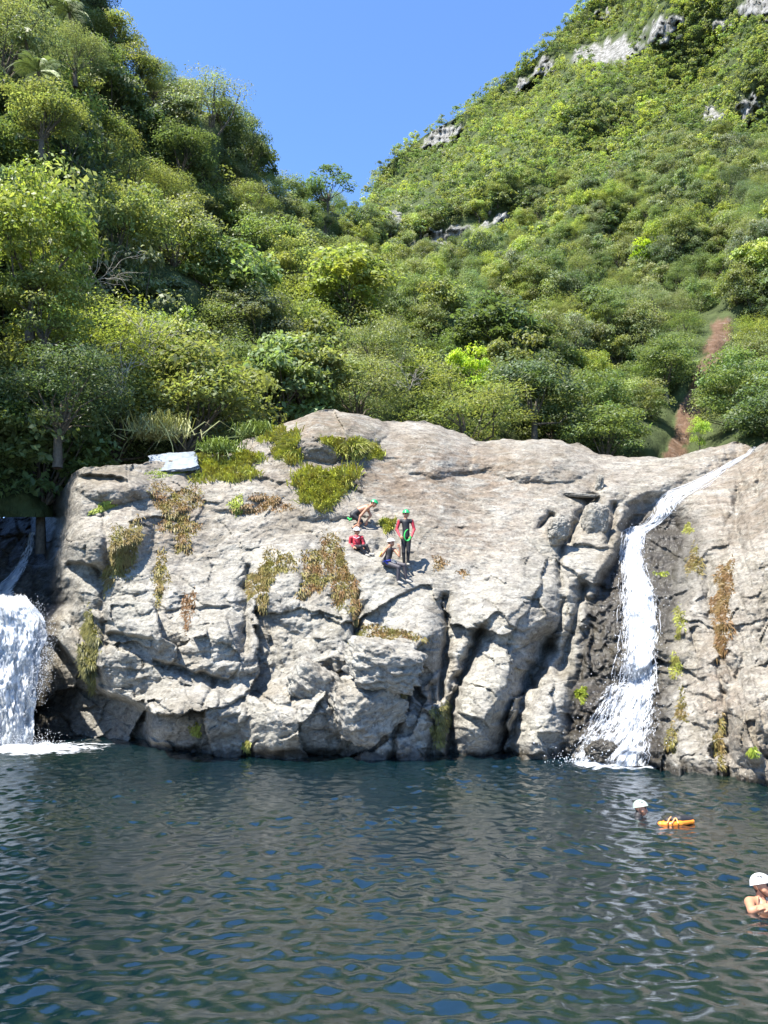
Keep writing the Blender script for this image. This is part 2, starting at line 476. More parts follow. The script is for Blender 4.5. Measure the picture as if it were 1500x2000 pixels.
    # ---------- ledges: the rock falls back below the line
    def ledge(pts, depth, reach, soft=4.0):
        nonlocal D
        xa = np.array([p[0] for p in pts], float); ya = np.array([p[1] for p in pts], float)
        dy = Y - (np.interp(X, xa, ya) + 5 * perlin(p3(X / 18, depth * 30, 6.6)))
        wx = sstep(xa[0] - 6, xa[0] + 14, X) * sstep(xa[-1] + 6, xa[-1] - 14, X)
        D = D + depth * wx * sstep(-soft, soft, dy) * np.exp(-np.clip(dy, 0, None) / reach)
    ledge([(128, 1098), (165, 1100), (205, 1118)], 1.3, 30)
    ledge([(150, 930), (200, 925), (250, 938)], 0.7, 30)
    ledge([(205, 1234), (250, 1240), (305, 1252)], 0.7, 22)
    ledge([(298, 1286), (340, 1298), (400, 1318), (452, 1330)], 0.75, 16)
    ledge([(440, 1338), (450, 1326), (470, 1300)], 0.3, 12)
    ledge([(50, 1225), (110, 1250), (150, 1300), (200, 1352), (292, 1386)], 2.2, 420, 7)  # deep undercut, shaped so the lower left face stays as dark as in shadow
    ledge([(320, 1196), (380, 1184), (480, 1190)], 0.28, 14)
    ledge([(425, 1400), (470, 1392)], 0.35, 12)
    ledge([(600, 1296), (650, 1318), (690, 1300)], 0.5, 26)
    ledge([(535, 1330), (590, 1345), (650, 1400)], 0.22, 14)
    ledge([(690, 1352), (740, 1330), (800, 1326), (822, 1340)], 0.55, 30)
    ledge([(640, 1440), (700, 1420), (760, 1440)], 0.3, 14)
    ledge([(705, 1262), (760, 1246), (810, 1262)], 0.2, 16)
    ledge([(450, 940), (500, 932), (560, 945)], 0.35, 12)
    ledge([(1100, 966), (1170, 968)], 0.5, 12)
    ledge([(1022, 1120), (1060, 1130)], 0.3, 9)
    ledge([(1020, 1165), (1044, 1166)], 0.3, 9)
    ledge([(1110, 1066), (1200, 1072)], 0.45, 16)
    ledge([(610, 860), (650, 856), (690, 868)], 0.3, 9)
    ledge([(980, 1222), (1010, 1226)], 0.28, 8)
    ledge([(1330, 1350), (1400, 1366)], 0.3, 12)
    ledge([(1300, 1170), (1350, 1150)], 0.3, 16)
    # ---------- joints and cracks
    def crack(pts, w, depth, wob=6):
        nonlocal D
        wx = X + wob * perlin(p3(X / 20, Y / 20, w)); wy = Y + wob * perlin(p3(X / 20, Y / 20, w + 9))
        D = D + depth * np.exp(-(poly_dist(wx, wy, pts) / (1.25 * w)) ** 1.25)
    crack([(938, 1228), (925, 1270), (898, 1330), (882, 1375), (880, 1480)], 8, 1.3)
    crack([(870, 1165), (874, 1230), (868, 1300), (862, 1360)], 6, 0.8)
    crack([(1072, 1262), (1045, 1310), (1020, 1370), (1000, 1430), (988, 1485)], 17, 2.1)
    crack([(1098, 1180), (1088, 1230), (1068, 1262)], 8, .8)
    crack([(1140, 1150), (1122, 1220), (1100, 1300)], 13, 1.5)
    crack([(1058, 1030), (1075, 1008), (1095, 1012), (1105, 1050), (1092, 1090), (1096, 1140)], 6, 0.7)
    crack([(1155, 975), (1132, 1010), (1110, 1060)], 8, 0.8)
    crack([(1200, 990), (1190, 1060)], 7, 0.7)
    crack([(765, 1482), (770, 1440), (790, 1380), (800, 1345)], 5, 0.6)
    crack([(696, 1160), (700, 1200), (694, 1240)], 7, 0.9)
    crack([(484, 1110), (480, 1190), (478, 1270)], 6, 0.6)
    crack([(420, 1330), (395, 1380)], 4, .3)
    crack([(205, 1010), (210, 1100), (200, 1180), (205, 1260)], 9, 0.5)
    crack([(140, 1200), (175, 1260), (200, 1340)], 9, 0.5)
    crack([(310, 1130), (318, 1170)], 5, .35)
    crack([(840, 1480), (850, 1400), (842, 1340)], 5, .4)
    crack([(640, 1300), (665, 1350), (690, 1395)], 6, .4)
    crack([(1440, 960), (1436, 1010), (1444, 1070)], 9, .5)
    crack([(1490, 900), (1476, 980)], 6, .4)
    crack([(1400, 1300), (1420, 1400), (1425, 1510)], 8, .6)
    crack([(1380, 1100), (1390, 1250), (1440, 1330)], 6, .35)
    crack([(735, 1000), (700, 960), (640, 940)], 7, .35)
    crack([(590, 1020), (680, 1015), (740, 1030)], 7, .3)
    crack([(700, 1068), (726, 1082), (738, 1070)], 10, .55)
    # ---------- fracture facets at three sizes, in coordinates bent by noise
    bx_, by_ = X + 22 * fbm(p3(X / 90, Y / 90, 1.5), 3), Y + 22 * fbm(p3(X / 90, Y / 90, 8.5), 3)
    rough = (0.45 + 0.75 * low) * (1 - 0.8 * up) * (1 - 0.35 * rightslope)
    rough = rough * (1 - .85 * np.exp(-(((X - 810) / 100) ** 2 + ((Y - 1165) / 70) ** 2)))
    f1, e1 = facets(bx_ * 0.9 + by_ * 0.25, by_, 150.0, 11)
    f2, e2 = facets(bx_ - by_ * 0.2, by_ * 1.2, 52.0, 12)
    f3, e3 = facets(bx_, by_ * 1.3, 20.0, 13)
    D += rough * (0.95 * f1 + 0.22 * f2 + 0.05 * f3)
    D += rough * 0.08 * np.exp(-(e1 / 4.0) ** 2) * sstep(-.1, .3, perlin(p3(X / 60, Y / 60, 3)))
    D += rough * 0.025 * np.exp(-(e2 / 2.5) ** 2) * sstep(0, .4, perlin(p3(X / 70, Y / 70, 8)))
    # ---------- relief in metres
    D += (0.12 * (1 - .5 * up)) * fbm(W * 0.7, 3) + 0.065 * (1 - .35 * up) * fbm(W * 2.6 + 5, 3)
    D += 0.028 * fbm(W * 9.0, 3)
    # long streaky ridges on the upper slabs and on the right slope
    D += 0.05 * up * fbm(p3(X / 85 + 3 * perlin(p3(X / 200, Y / 60, 2)), Y / 9, 2.2), 3)
    D += 0.13 * rightslope * fbm(p3((X - 0.25 * (Y - 1200)) / 11, Y / 70, 6.2), 3)
    D += 0.10 * ins * fbm(p3(X / 14, Y / 22, 3.1), 3, ridged=True)
    return PX, PY, D, ins, up, low, rightslope, le, xl, xr

RPX, RPY, RD, R_INS, R_UP, R_LOW, R_RS, R_LE, R_XL, R_XR = build_rock_field()
R_CR, R_BA = RPY[-1], RPY[0]
RW = unproj(RPX, RPY, RD)

def rock_at(px, py):
    """place and normal of the rock where the picture has (px, py)"""
    px = np.atleast_1d(np.asarray(px, float)); py = np.atleast_1d(np.asarray(py, float))
    fc = np.clip((px - XS[0]) / (XS[1] - XS[0]), 0, NC - 2.001); c = fc.astype(int); u = fc - c
    b = R_BA[c] * (1 - u) + R_BA[c + 1] * u; t = R_CR[c] * (1 - u) + R_CR[c + 1] * u
    fr = np.clip((py - b) / (t - b) * (len(VS) - 1), 0, len(VS) - 2.001); r = fr.astype(int); v = fr - r
    P = (RW[r, c] * ((1 - u) * (1 - v))[:, None] + RW[r, c + 1] * (u * (1 - v))[:, None] + RW[r + 1, c] * ((1 - u) * v)[:, None] + RW[r + 1, c + 1] * (u * v)[:, None])
    r0, r1, c0, c1 = np.maximum(r - 3, 0), np.minimum(r + 4, len(VS) - 1), np.maximum(c - 3, 0), np.minimum(c + 4, NC - 1)
    n = np.cross(RW[r, c1] - RW[r, c0], RW[r1, c] - RW[r0, c])
    n /= np.linalg.norm(n, axis=1, keepdims=True) + 1e-9
    n[n[:, 1] > 0] *= -1
    return P, n

# picture path of the right fall: y, left x, right x
FALL = np.array([(1028, 1220, 1292), (1040, 1208, 1272), (1080, 1204, 1262), (1110, 1202, 1270), (1150, 1200, 1290), (1200, 1197, 1300), (1262, 1194, 1298), (1330, 1184, 1300), (1348, 1170, 1301), (1400, 1148, 1301), (1450, 1116, 1299), (1496, 1092, 1298)], float)

def build_rock():
    tone = np.zeros(RW.shape)
    X, Y = RPX, RPY
    brown = 0.45 * sstep(1150, 920, Y) + 0.9 * np.exp(-(((X - 840) / 190) ** 2 + ((Y - 930) / 55) ** 2)) + 0.6 * np.exp(-(((X - 330) / 90) ** 2 + ((Y - 1040) / 80) ** 2)) + 0.6 * np.exp(-(((X - 640) / 100) ** 2 + ((Y - 830) / 40) ** 2)) \
        + 0.7 * np.exp(-(((X - 900) / 130) ** 2 + ((Y - 1050) / 60) ** 2)) + 0.5 * np.exp(-(((X - 1400) / 50) ** 2 + ((Y - 1350) / 130) ** 2)) + 0.35 * R_RS + .5 * np.exp(-(((X - 620) / 60) ** 2 + ((Y - 1140) / 60) ** 2))
    tone[..., 0] = np.clip(brown, 0, 1)
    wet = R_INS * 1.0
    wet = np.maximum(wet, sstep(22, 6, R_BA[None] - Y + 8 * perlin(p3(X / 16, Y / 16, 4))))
    wet = np.maximum(wet, sstep(20, -30, X - R_LE) * 0.9)  # wet gully rock, darkened further as painted shade in the recess
    wet = np.maximum(wet, 0.8 * sstep(1250, 1380, Y) * sstep(240, 130, X))  # shade on the lower left face, painted in through the wet tone
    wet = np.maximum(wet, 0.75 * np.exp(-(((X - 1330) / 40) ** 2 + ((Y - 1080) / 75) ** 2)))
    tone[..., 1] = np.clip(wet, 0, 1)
    tone[..., 2] = np.clip(0.55 * fbm(p3(X / 120, Y / 120, 12), 3) + 0.12 + 0.5 * np.exp(-(((X - 650) / 90) ** 2 + ((Y - 840) / 30) ** 2)), 0, 0.8)
    # roll the crest over and sink the foot below the water
    back = np.stack([RW[-1] + np.array([0, a, b]) for a, b in ((.5, .02), (1.5, -.25), (4, -2.0), (8, -7), (10, -14))])
    foot = np.stack([RW[0] * np.array([1, 1, 0]) + np.array([0, 0.0, z]) for z in (-2.5, -0.6)])
    foot[1, :, 2] = np.minimum(-0.3, RW[0, :, 2] - .3)
    V = np.concatenate([foot, RW, back]); nr = V.shape[0]
    T = np.concatenate([np.repeat(tone[:1], 2, 0), tone, np.repeat(tone[-1:], 5, 0)])
    pad = lambda A: np.concatenate([np.repeat(A[:1], 2, 0), A, np.repeat(A[-1:], 5, 0)])
    PX_, PY_, XL_, LE_, XR_ = pad(RPX), pad(RPY), pad(R_XL), pad(R_LE), pad(R_XR)
    F = grid_faces(nr, NC)
    cx = PX_.reshape(-1)[F[:, 0]]; cy = PY_.reshape(-1)[F[:, 0]]
    xl = XL_.reshape(-1)[F[:, 0]]; le = LE_.reshape(-1)[F[:, 0]]; xr = XR_.reshape(-1)[F[:, 0]]
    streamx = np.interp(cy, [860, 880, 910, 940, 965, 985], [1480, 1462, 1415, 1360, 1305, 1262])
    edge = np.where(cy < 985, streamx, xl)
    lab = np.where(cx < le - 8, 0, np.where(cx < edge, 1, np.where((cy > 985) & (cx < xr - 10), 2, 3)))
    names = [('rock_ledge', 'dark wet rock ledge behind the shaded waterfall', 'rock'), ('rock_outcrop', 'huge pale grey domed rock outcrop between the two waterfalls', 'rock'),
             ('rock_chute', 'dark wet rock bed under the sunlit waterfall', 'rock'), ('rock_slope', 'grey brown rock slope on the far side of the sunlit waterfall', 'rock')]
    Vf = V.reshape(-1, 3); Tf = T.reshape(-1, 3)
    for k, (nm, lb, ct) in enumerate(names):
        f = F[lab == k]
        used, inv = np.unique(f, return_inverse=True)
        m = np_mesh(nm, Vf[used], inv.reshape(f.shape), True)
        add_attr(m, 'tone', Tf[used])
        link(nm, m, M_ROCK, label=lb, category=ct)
build_rock()

# ------------------------------------------------------------------ the pool
def water_material():
    m, nt, out = new_mat('pool_water')
    tc = nt.nodes.new('ShaderNodeTexCoord').outputs['Object']
    n = noise_node(nt, tc, 0.16, 3, 0.5)
    c = ramp(nt, n, [(0.35, (0.0013, 0.0078, 0.0122)), (0.55, (0.0018, 0.0098, 0.0120)), (0.7, (0.0052, 0.0130, 0.0085))])
    mp = N(nt, 'ShaderNodeMapping'); mp.inputs['Scale'].default_value = (0.55, 1.0, 1); L(nt, tc, mp.inputs['Vector'])
    n2 = noise_node(nt, mp.outputs[0], 8.0, 5, 0.62, 0.4)
    b = N(nt, 'ShaderNodeBump', Strength=0.24, Distance=0.03); L(nt, n2, b.inputs['Height'])
    bs = N(nt, 'ShaderNodeBsdfPrincipled', Roughness=0.03, IOR=2.2)
    bs.inputs['Specular IOR Level'].default_value = 0.5
    L(nt, c, bs.inputs['Base Color']); L(nt, b.outputs[0], bs.inputs['Normal']); L(nt, bs.outputs[0], out.inputs[0])
    return m

WAVES = []
_wr = np.random.default_rng(21)
for i in range(110):
    lam = 0.15 * (0.62 / 0.15) ** (_wr.random() ** 1.2)
    th = _wr.normal(-math.pi / 2 + 0.12, 0.85)
    WAVES.append((2 * math.pi / lam * math.cos(th), 2 * math.pi / lam * math.sin(th), _wr.random() * 6.283, 0.0037 * lam ** 1.0))
RINGS = []
for px_, py_, am_, wl_, rc_ in ((1250, 1593, .014, .34, .9), (1488, 1771, .015, .36, .9), (1322, 1612, .010, .3, .7), (1215, 1496, .03, .55, 2.6), (30, 1456, .035, .7, 3.0)):
    q_ = unproj(px_, py_, float(water_Y(py_))); RINGS.append((q_[0], q_[1], am_, wl_, rc_))
def wave_z(x, y):
    x2 = x + 0.12 * fbm(p3(x * .6, y * .6, 1), 2); y2 = y + 0.12 * fbm(p3(x * .6, y * .6, 7), 2)
    z = 0
    for kx, ky, ph, a in WAVES:
        z = z + a * np.sin(kx * x2 + ky * y2 + ph)
    z = z + 8.0 * z * np.abs(z)
    z = z * (0.92 + 0.6 * np.clip(fbm(p3(x * .22, y * .35, 3), 2), -.75, .8))
    for cx, cy, am, wl, rc in RINGS:
        rr = np.hypot(x - cx, y - cy)
        z = z + am * np.sin(rr * 6.283 / wl) * np.exp(-rr / rc) * sstep(0, .25, rr)
    return z

def build_water():
    xs = np.concatenate([np.arange(-16, -10.6, .2), np.arange(-10.6, 10.6, 0.046), np.arange(10.6, 16.1, .2)])
    ys = np.concatenate([np.linspace(-12, 4, 40)[:-1], np.arange(4, 14, 0.034), np.arange(14, 26, .045), np.linspace(26, 28, 20)[:-1], np.linspace(28, 36, 20)])
    X, Y = np.meshgrid(xs, ys)
    Z = wave_z(X, Y) * sstep(-2, 4, Y)
    m = np_mesh('water', np.stack([X, Y, Z], -1), grid_faces(len(ys), len(xs)), True)
    link('water', m, water_material(), kind='structure', label='dark blue green rippled plunge pool')
build_water()

# ------------------------------------------------------------------ foliage
def leaves_to_mesh(name, P, Nn, size, col, aspect=0.5, fold=0.15, seed=0):
    """one folded diamond for each leaf: P base points, Nn leaf normals"""
    r = np.random.default_rng(seed)
    n = len(P)
    T = np.cross(Nn, r.normal(size=(n, 3))); T /= np.linalg.norm(T, axis=1, keepdims=True) + 1e-9
    B = np.cross(Nn, T)
    s = np.asarray(size).reshape(-1, 1) * np.ones((n, 1))
    a = P - T * s * .5; c = P + T * s * .5 - Nn * s * fold
    b = P + B * s * aspect * .5; d = P - B * s * aspect * .5
    V = np.stack([a, b, c, d], 1).reshape(-1, 3)
    F = np.arange(4 * n).reshape(n, 4)
    return V, F, np.repeat(col, 4, 0)

def crown_leaves(seed, R, H, nclump, nleaf, leaf, flat=0.0, spread=1.0):
    r = np.random.default_rng(seed)
    P, Nn, Cc, centers = [], [], [], []
    for i in range(nclump):
        d = r.normal(size=3); d /= np.linalg.norm(d)
        if d[2] < -0.35 and r.random() < .35: d[2] *= -0.6
        rad = (0.45 + 0.5 * r.random() ** 0.6) * spread
        c = d * rad * np.array([R, R, H / 2])
        centers.append(c)
        cr = R * (0.20 + 0.22 * r.random())
        k = int(nleaf / nclump * (0.5 + r.random()))
        q = r.normal(size=(k, 3)); q /= np.linalg.norm(q, axis=1, keepdims=True)
        q[:, 2] = np.where(q[:, 2] < -.2, -q[:, 2] * .7, q[:, 2])
        rr = cr * (0.35 + 0.75 * r.random(k) ** 0.5)
        pts = c + q * rr[:, None] * np.array([1.15, 1.15, 0.8 - .35 * flat])
        nn = q * 0.55 + np.array([-.1, -.2, 0.6]) + r.normal(size=(k, 3)) * 0.45
        nn /= np.linalg.norm(nn, axis=1, keepdims=True)
        tint = np.array([1, 1, 1]) * (0.72 + 0.5 * r.random()) * np.array([0.88 + .22 * r.random(), 1, 0.85 + .3 * r.random()])
        lv = (0.65 + 0.7 * r.random(k))[:, None] * tint
        P.append(pts); Nn.append(nn); Cc.append(lv)
    P = np.concatenate(P); Nn = np.concatenate(Nn); Cc = np.concatenate(Cc)
    return P, Nn, Cc, np.array(centers)

TREE_PROTO = {}
def make_proto(kind, seed, R, H, trunk_h, nclump, nleaf, leaf, base, aspect=.5, flat=0.0, spread=1.0):
    P, Nn, Cc, cen = crown_leaves(seed, R, H, nclump, nleaf, leaf, flat, spread)
    P = P + np.array([0, 0, trunk_h + H * .35]); cen = cen + np.array([0, 0, trunk_h + H * .35])
    r = np.random.default_rng(seed + 100)
    V, F, C_ = leaves_to_mesh('crown', P, Nn, leaf * (0.6 + 0.8 * r.random(len(P))), Cc * np.array(base), aspect, seed=seed)
    cm = np_mesh('crown_%s%d' % (kind, seed), V, F); add_attr(cm, 'Col', C_); cm.materials.append(M_LEAF)
    mb = MB()
    top = np.array([0.1 * R, 0, trunk_h + H * .3])
    pts = np.array([(0, 0, -1.0), (0.04 * R, 0.02 * R, trunk_h * .5), (0, -.03 * R, trunk_h), top])
    rad0 = (0.035 if kind != 'sparse' else .014) * (H + trunk_h)
    mb.tube(pts, [rad0 * 1.25, rad0, rad0 * .75, rad0 * .3], 7)
    for c in cen[::max(1, len(cen) // 12)]:
        s = pts[2] * (0.7 + .3 * r.random())
        midp = (s + c) / 2 + r.normal(size=3) * .08 * R
        mb.tube([s, midp, c], [rad0 * .42, rad0 * .25, rad0 * .08], 5)
    tm = mb.mesh('trunk_%s%d' % (kind, seed)); tm.materials.append(M_BARK)
    TREE_PROTO.setdefault(kind, []).append((cm, tm, R, H, trunk_h))

for s_ in range(4):
    make_proto('broad', 10 + s_, 2.5, 4.4, 0.35, 60, 11500, 0.175, (1, 1, 1))
for s_ in range(3):
    make_proto('fine', 20 + s_, 2.5, 4.6, 0.4, 70, 11500, 0.145, (1, 1, 1), aspect=.35)
for s_ in range(2):
    make_proto('big_leaf', 30 + s_, 2.3, 3.8, 0.4, 44, 5600, 0.25, (1, 1, 1), aspect=.55)
for s_ in range(3):
    make_proto('bush', 40 + s_, 2.0, 2.8, 0.1, 30, 3800, 0.20, (1, 1, 1))
make_proto('sparse', 50, 1.6, 3.8, 1.6, 22, 2000, 0.22, (1, 1, 1), aspect=.4, spread=1.1)

TREE_N = [0]
def plant_tree(kind, base, R, H, tint, label, group=None, name='tree', idx=None, rot=None):
    ps = TREE_PROTO[kind]; cm, tm, R0, H0, th = ps[(TREE_N[0] if idx is None else idx) % len(ps)]
    TREE_N[0] += 1
    e = empty(name, base, label=label, category='tree')
    if group: e['group'] = group
    e.rotation_euler = (0, 0, random.random() * 6.283 if rot is None else rot)
    e.scale = (R / R0, R / R0, H / (H0 * 1.0))
    for nm, me in (('crown', cm), ('trunk', tm)):
        o = bpy.data.objects.new(nm, me); COL.objects.link(o); o.parent = e
        o.color = (tint[0], tint[1], tint[2], 1)
    return e

def tint_of(t, v=0.0):
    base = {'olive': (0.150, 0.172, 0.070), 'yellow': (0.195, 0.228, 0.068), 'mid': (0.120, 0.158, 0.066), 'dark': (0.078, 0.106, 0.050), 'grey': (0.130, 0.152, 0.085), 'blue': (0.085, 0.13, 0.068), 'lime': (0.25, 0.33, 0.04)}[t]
    f = 1.58 * (1 + v)
    return tuple(c * f for c in base)

# the trees one can pick out by their look: picture x, y of the crown, half width, half height in picture pixels, distance, kind, colour, label
SPECIAL = [
    (640, 366, 50, 36, 90, 'sparse', 'blue', 'thin pale blue green tree poking above the notch in the skyline'),
    (410, 235, 92, 85, 66, 'fine', 'grey', 'tall rounded grey green tree on the skyline above the slope'),
    (300, 160, 46, 50, 64, 'fine', 'mid', 'small tree on the skyline just below the steep dark crag'),
    (485, 300, 44, 70, 72, 'broad', 'dark', 'dark tree hanging over the edge of the skyline above the notch'),
    (70, 480, 130, 150, 31, 'broad', 'yellow', 'big yellow green tree leaning out of the deep shade'),
    (90, 610, 95, 90, 31, 'broad', 'yellow', 'lower yellow green tree at the edge of the deep shade'),
    (350, 680, 58, 75, 38.5, 'big_leaf', 'yellow', 'light yellow green big leaved tree behind the pale slab'),
    (680, 560, 95, 70, 54, 'big_leaf', 'yellow', 'bright green spreading tree in the middle of the valley'),
    (520, 480, 80, 60, 60, 'broad', 'mid', 'fresh green tree below the notch in the skyline'),
    (980, 660, 95, 70, 62, 'big_leaf', 'dark', 'dark glossy leaved tree in the middle of the far bank'),
    (1040, 770, 95, 80, 53, 'broad', 'dark', 'dark rounded tree right behind the crest of the outcrop'),
    (920, 730, 50, 50, 54, 'bush', 'lime', 'lime green bush beside the dark glossy tree'),
    (740, 700, 85, 90, 49, 'fine', 'olive', 'olive brown fine leaved tree behind the highest bump of the rock'),
    (590, 740, 95, 75, 44, 'big_leaf', 'olive', 'pale leaved tree above the brown top of the outcrop'),
    (1300, 720, 60, 55, 64, 'broad', 'mid', 'round green tree beside the brown landslip track'),
    (1440, 760, 75, 70, 54, 'broad', 'mid', 'leafy tree between the landslip track and the edge of the rock slope'),
    (1365, 845, 20, 28, 50, 'bush', 'lime', 'small yellow green bush at the foot of the landslip track'),
    (930, 486, 26, 22, 118, 'bush', 'lime', 'lime yellow bush under the lower cliff band'),
    (1270, 490, 38, 26, 98, 'bush', 'lime', 'lime yellow bush halfway up the sunny slope'),
    (1378, 430, 16, 16, 104, 'bush', 'lime', 'tiny lime yellow bush high on the sunny slope'),
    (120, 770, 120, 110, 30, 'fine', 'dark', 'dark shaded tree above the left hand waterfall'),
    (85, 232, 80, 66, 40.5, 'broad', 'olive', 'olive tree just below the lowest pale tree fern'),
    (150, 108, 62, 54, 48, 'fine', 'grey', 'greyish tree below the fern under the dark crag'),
    (5, 955, 60, 55, 38.5, 'bush', 'dark', 'dark bush at the picture edge over the top of the shaded waterfall'),  # this and the next three: dark leaf tint stands in for deep shade
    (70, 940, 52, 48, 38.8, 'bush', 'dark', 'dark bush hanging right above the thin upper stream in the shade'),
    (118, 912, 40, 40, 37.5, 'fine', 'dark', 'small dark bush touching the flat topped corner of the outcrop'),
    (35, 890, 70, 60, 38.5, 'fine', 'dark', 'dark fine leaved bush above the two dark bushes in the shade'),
    (10, 40, 60, 60, 46, 'broad', 'yellow', 'yellow green tree in the top corner of the picture'),
]
for x, y, rx, ry, Y, kd, tn, lb in SPECIAL:
    mpp = Y / FOC
    R = rx * mpp; ps = TREE_PROTO[kd][0]; H = 2 * ry * mpp * 1.05
    b = unproj(x, y, Y)
    zc = (ps[4] + ps[3] * .35) * (H / ps[3])
    plant_tree(kd, (b[0], b[1], b[2] - zc), R, H, tint_of(tn, random.uniform(-.08, .08)), lb)

# the rest of the forest, scattered on the hillsides
def scatter_forest():
    r = np.random.default_rng(77)
    cand_x = r.uniform(-40, 1540, 42000); cand_y = r.uniform(-60, 1000, 42000)
    sky = np.interp(cand_x, SKY_X, SKY_Y)
    ok = cand_y > sky + 8
    cand_x, cand_y = cand_x[ok], cand_y[ok]
    cand_Y = hill_Y(cand_x, cand_y)
    cm = cliff_mask(cand_x, cand_y - 4); sm = slide_mask(cand_x, cand_y)
    right = sstep(650, 860, cand_x)
    near = sstep(75, 45, cand_Y)
    diam = (3.0 + 1.2 * r.random(len(cand_x))) * (1 + 0.65 * near)
    pd = diam * FOC / cand_Y
    keep = []
    gx = {}
    order = np.arange(len(cand_x))
    for i in order:
        if (cm[i] > -0.08 and r.random() > (.008 if cm[i] > .3 else .05)) or sm[i] > -pd[i] * .015: continue
        if cand_y[i] > np.interp(cand_x[i], CREST_X, CREST_Y) + 20: continue
        cellx, celly = int(cand_x[i] // 60), int(cand_y[i] // 60)
        bad = False
        for a in (-2, -1, 0, 1, 2):
            for b in (-2, -1, 0, 1, 2):
                for j in gx.get((cellx + a, celly + b), ()):
                    if math.hypot(cand_x[i] - cand_x[j], (cand_y[i] - cand_y[j]) * 1.25) < (0.27 if cand_Y[i] < 105 else .215) * (pd[i] + pd[j]): bad = True; break
                if bad: break
            if bad: break
        if bad: continue
        gx.setdefault((cellx, celly), []).append(i); keep.append(i)
    keep = sorted(keep, key=lambda i: -pd[i])
    return [(cand_x[i], cand_y[i], cand_Y[i], diam[i], pd[i]) for i in keep]

FOREST = scatter_forest()
print('forest', len(FOREST))
ZONES = [  # picture boxes x0, y0, x1, y1 and what one finds there
    (0, 560, 150, 1000, 'shade', 'in the deep shade above the broad shaded waterfall'), (0, 330, 150, 560, 'shade', 'close around the big yellow green tree'), (0, -60, 150, 330, 'bank', 'among the tree ferns high on the near slope'),
    (150, -60, 320, 330, 'bank', 'just under the steep dark crag'), (320, 100, 540, 420, 'bank', 'around the tall rounded skyline tree'), (150, 330, 320, 560, 'bank', 'halfway up the near slope above the bleached twigs'),
    (320, 420, 540, 600, 'bank', 'in the middle of the near slope'), (540, 300, 720, 520, 'bank', 'right below the notch in the skyline'), (540, 520, 720, 660, 'bank', 'around the bright spreading tree in mid valley'),
    (150, 560, 320, 900, 'bank', 'around the tangle of bleached twigs'), (320, 600, 480, 900, 'crest', 'behind the pale slab and its grass'), (480, 660, 640, 900, 'crest', 'behind the shoulder of the rock outcrop'),
    (640, 660, 800, 900, 'crest', 'behind the highest hump of the outcrop'), (800, 700, 960, 900, 'crest', 'behind the long sunny crest of the outcrop'), (960, 700, 1140, 900, 'crest', 'around the dark rounded tree behind the crest'),
    (1140, 700, 1310, 900, 'crest', 'between the dark rounded tree and the landslip track'), (1310, 640, 1600, 900, 'crest', 'beyond the landslip track near the stream'), (700, 440, 900, 700, 'slope', 'below the lower cliff band'),
    (900, 480, 1050, 700, 'slope', 'above the dark glossy tree on the sunny slope'), (1050, 560, 1200, 700, 'slope', 'low on the middle of the sunny slope'), (1200, 560, 1350, 700, 'slope', 'beside the top of the landslip track'), (1350, 480, 1600, 640, 'slope', 'straight above the landslip track'),
    (1050, 400, 1200, 560, 'slope', 'in the middle of the sunny slope'), (1200, 400, 1350, 560, 'slope', 'near the lime yellow bush on the sunny slope'), (1350, 250, 1600, 480, 'slope', 'high by the picture edge on the sunny slope'), (1100, -60, 1300, 250, 'slope', 'around the widest white cliff'), (1300, -60, 1600, 250, 'slope', 'near the cliffs in the top corner'), (700, 180, 900, 440, 'slope', 'below the small cliff on the far skyline'), (900, 100, 1100, 300, 'slope', 'under the slanting cliff by the skyline'), (900, 300, 1100, 480, 'slope', 'just above the lower cliff band'), (1100, 250, 1350, 400, 'slope', 'below the widest white cliff'),
    (700, -60, 1600, 480, 'slope', 'high on the sunny slope among the cliff bands')]
GNAMES = {'bank': 'trees of the near slope', 'shade': 'trees in the deep shade', 'crest': 'trees close behind the crest', 'slope': 'trees on the sunny slope'}
TINT_W = {'olive': 'olive green', 'mid': 'fresh green', 'dark': 'dark green', 'yellow': 'yellow green', 'grey': 'greyish green'}
KIND_W = {'broad': 'broad leaved tree', 'fine': 'fine leaved tree', 'big_leaf': 'large leaved tree', 'bush': 'low bushy tree'}
def zone_of(x, y):
    for x0, y0, x1, y1, g, w in ZONES:
        if x0 <= x < x1 and y0 <= y < y1: return g, w
    return ('shade', 'at the left edge of the picture') if x < 150 else ('bank', 'somewhere on the wooded near slope') if x < 720 else ('slope', 'along the edge of the sunny slope')
rng2 = np.random.default_rng(5)
mass = []
big = 0
for k, (x, y, Y, dm, pdm) in enumerate(FOREST):
    if big < 330:
        big += 1
        u = rng2.random()
        g, zw = zone_of(x, y)
        tn = str(rng2.choice(['olive', 'mid', 'dark', 'yellow', 'grey'], p={'shade': [.1, .25, .6, 0, .05], 'bank': [.36, .22, .12, .1, .2], 'crest': [.3, .28, .18, .1, .14], 'slope': [.38, .26, .1, .16, .1]}[g]))  # shade zone gets mostly dark leaves: shade put into the tint
        kd = rng2.choice(['broad', 'fine', 'big_leaf', 'bush'], p=[.42, .3, .16, .12]) if pdm > 70 else rng2.choice(['broad', 'bush', 'fine'], p=[.3, .5, .2])
        kd = str(kd); ps = TREE_PROTO[kd][0]
        R = dm * .5 * rng2.uniform(.9, 1.15); H = dm * rng2.uniform(.8, 1.1) * (1.25 if g == 'slope' else 1)
        b = unproj(x, y, Y)
        zc = (ps[4] + ps[3] * .35) * (H / ps[3])
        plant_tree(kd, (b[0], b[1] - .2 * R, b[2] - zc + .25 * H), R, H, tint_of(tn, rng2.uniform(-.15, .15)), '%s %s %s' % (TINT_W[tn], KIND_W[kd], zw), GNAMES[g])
    else:
        mass.append((x, y, Y, dm))

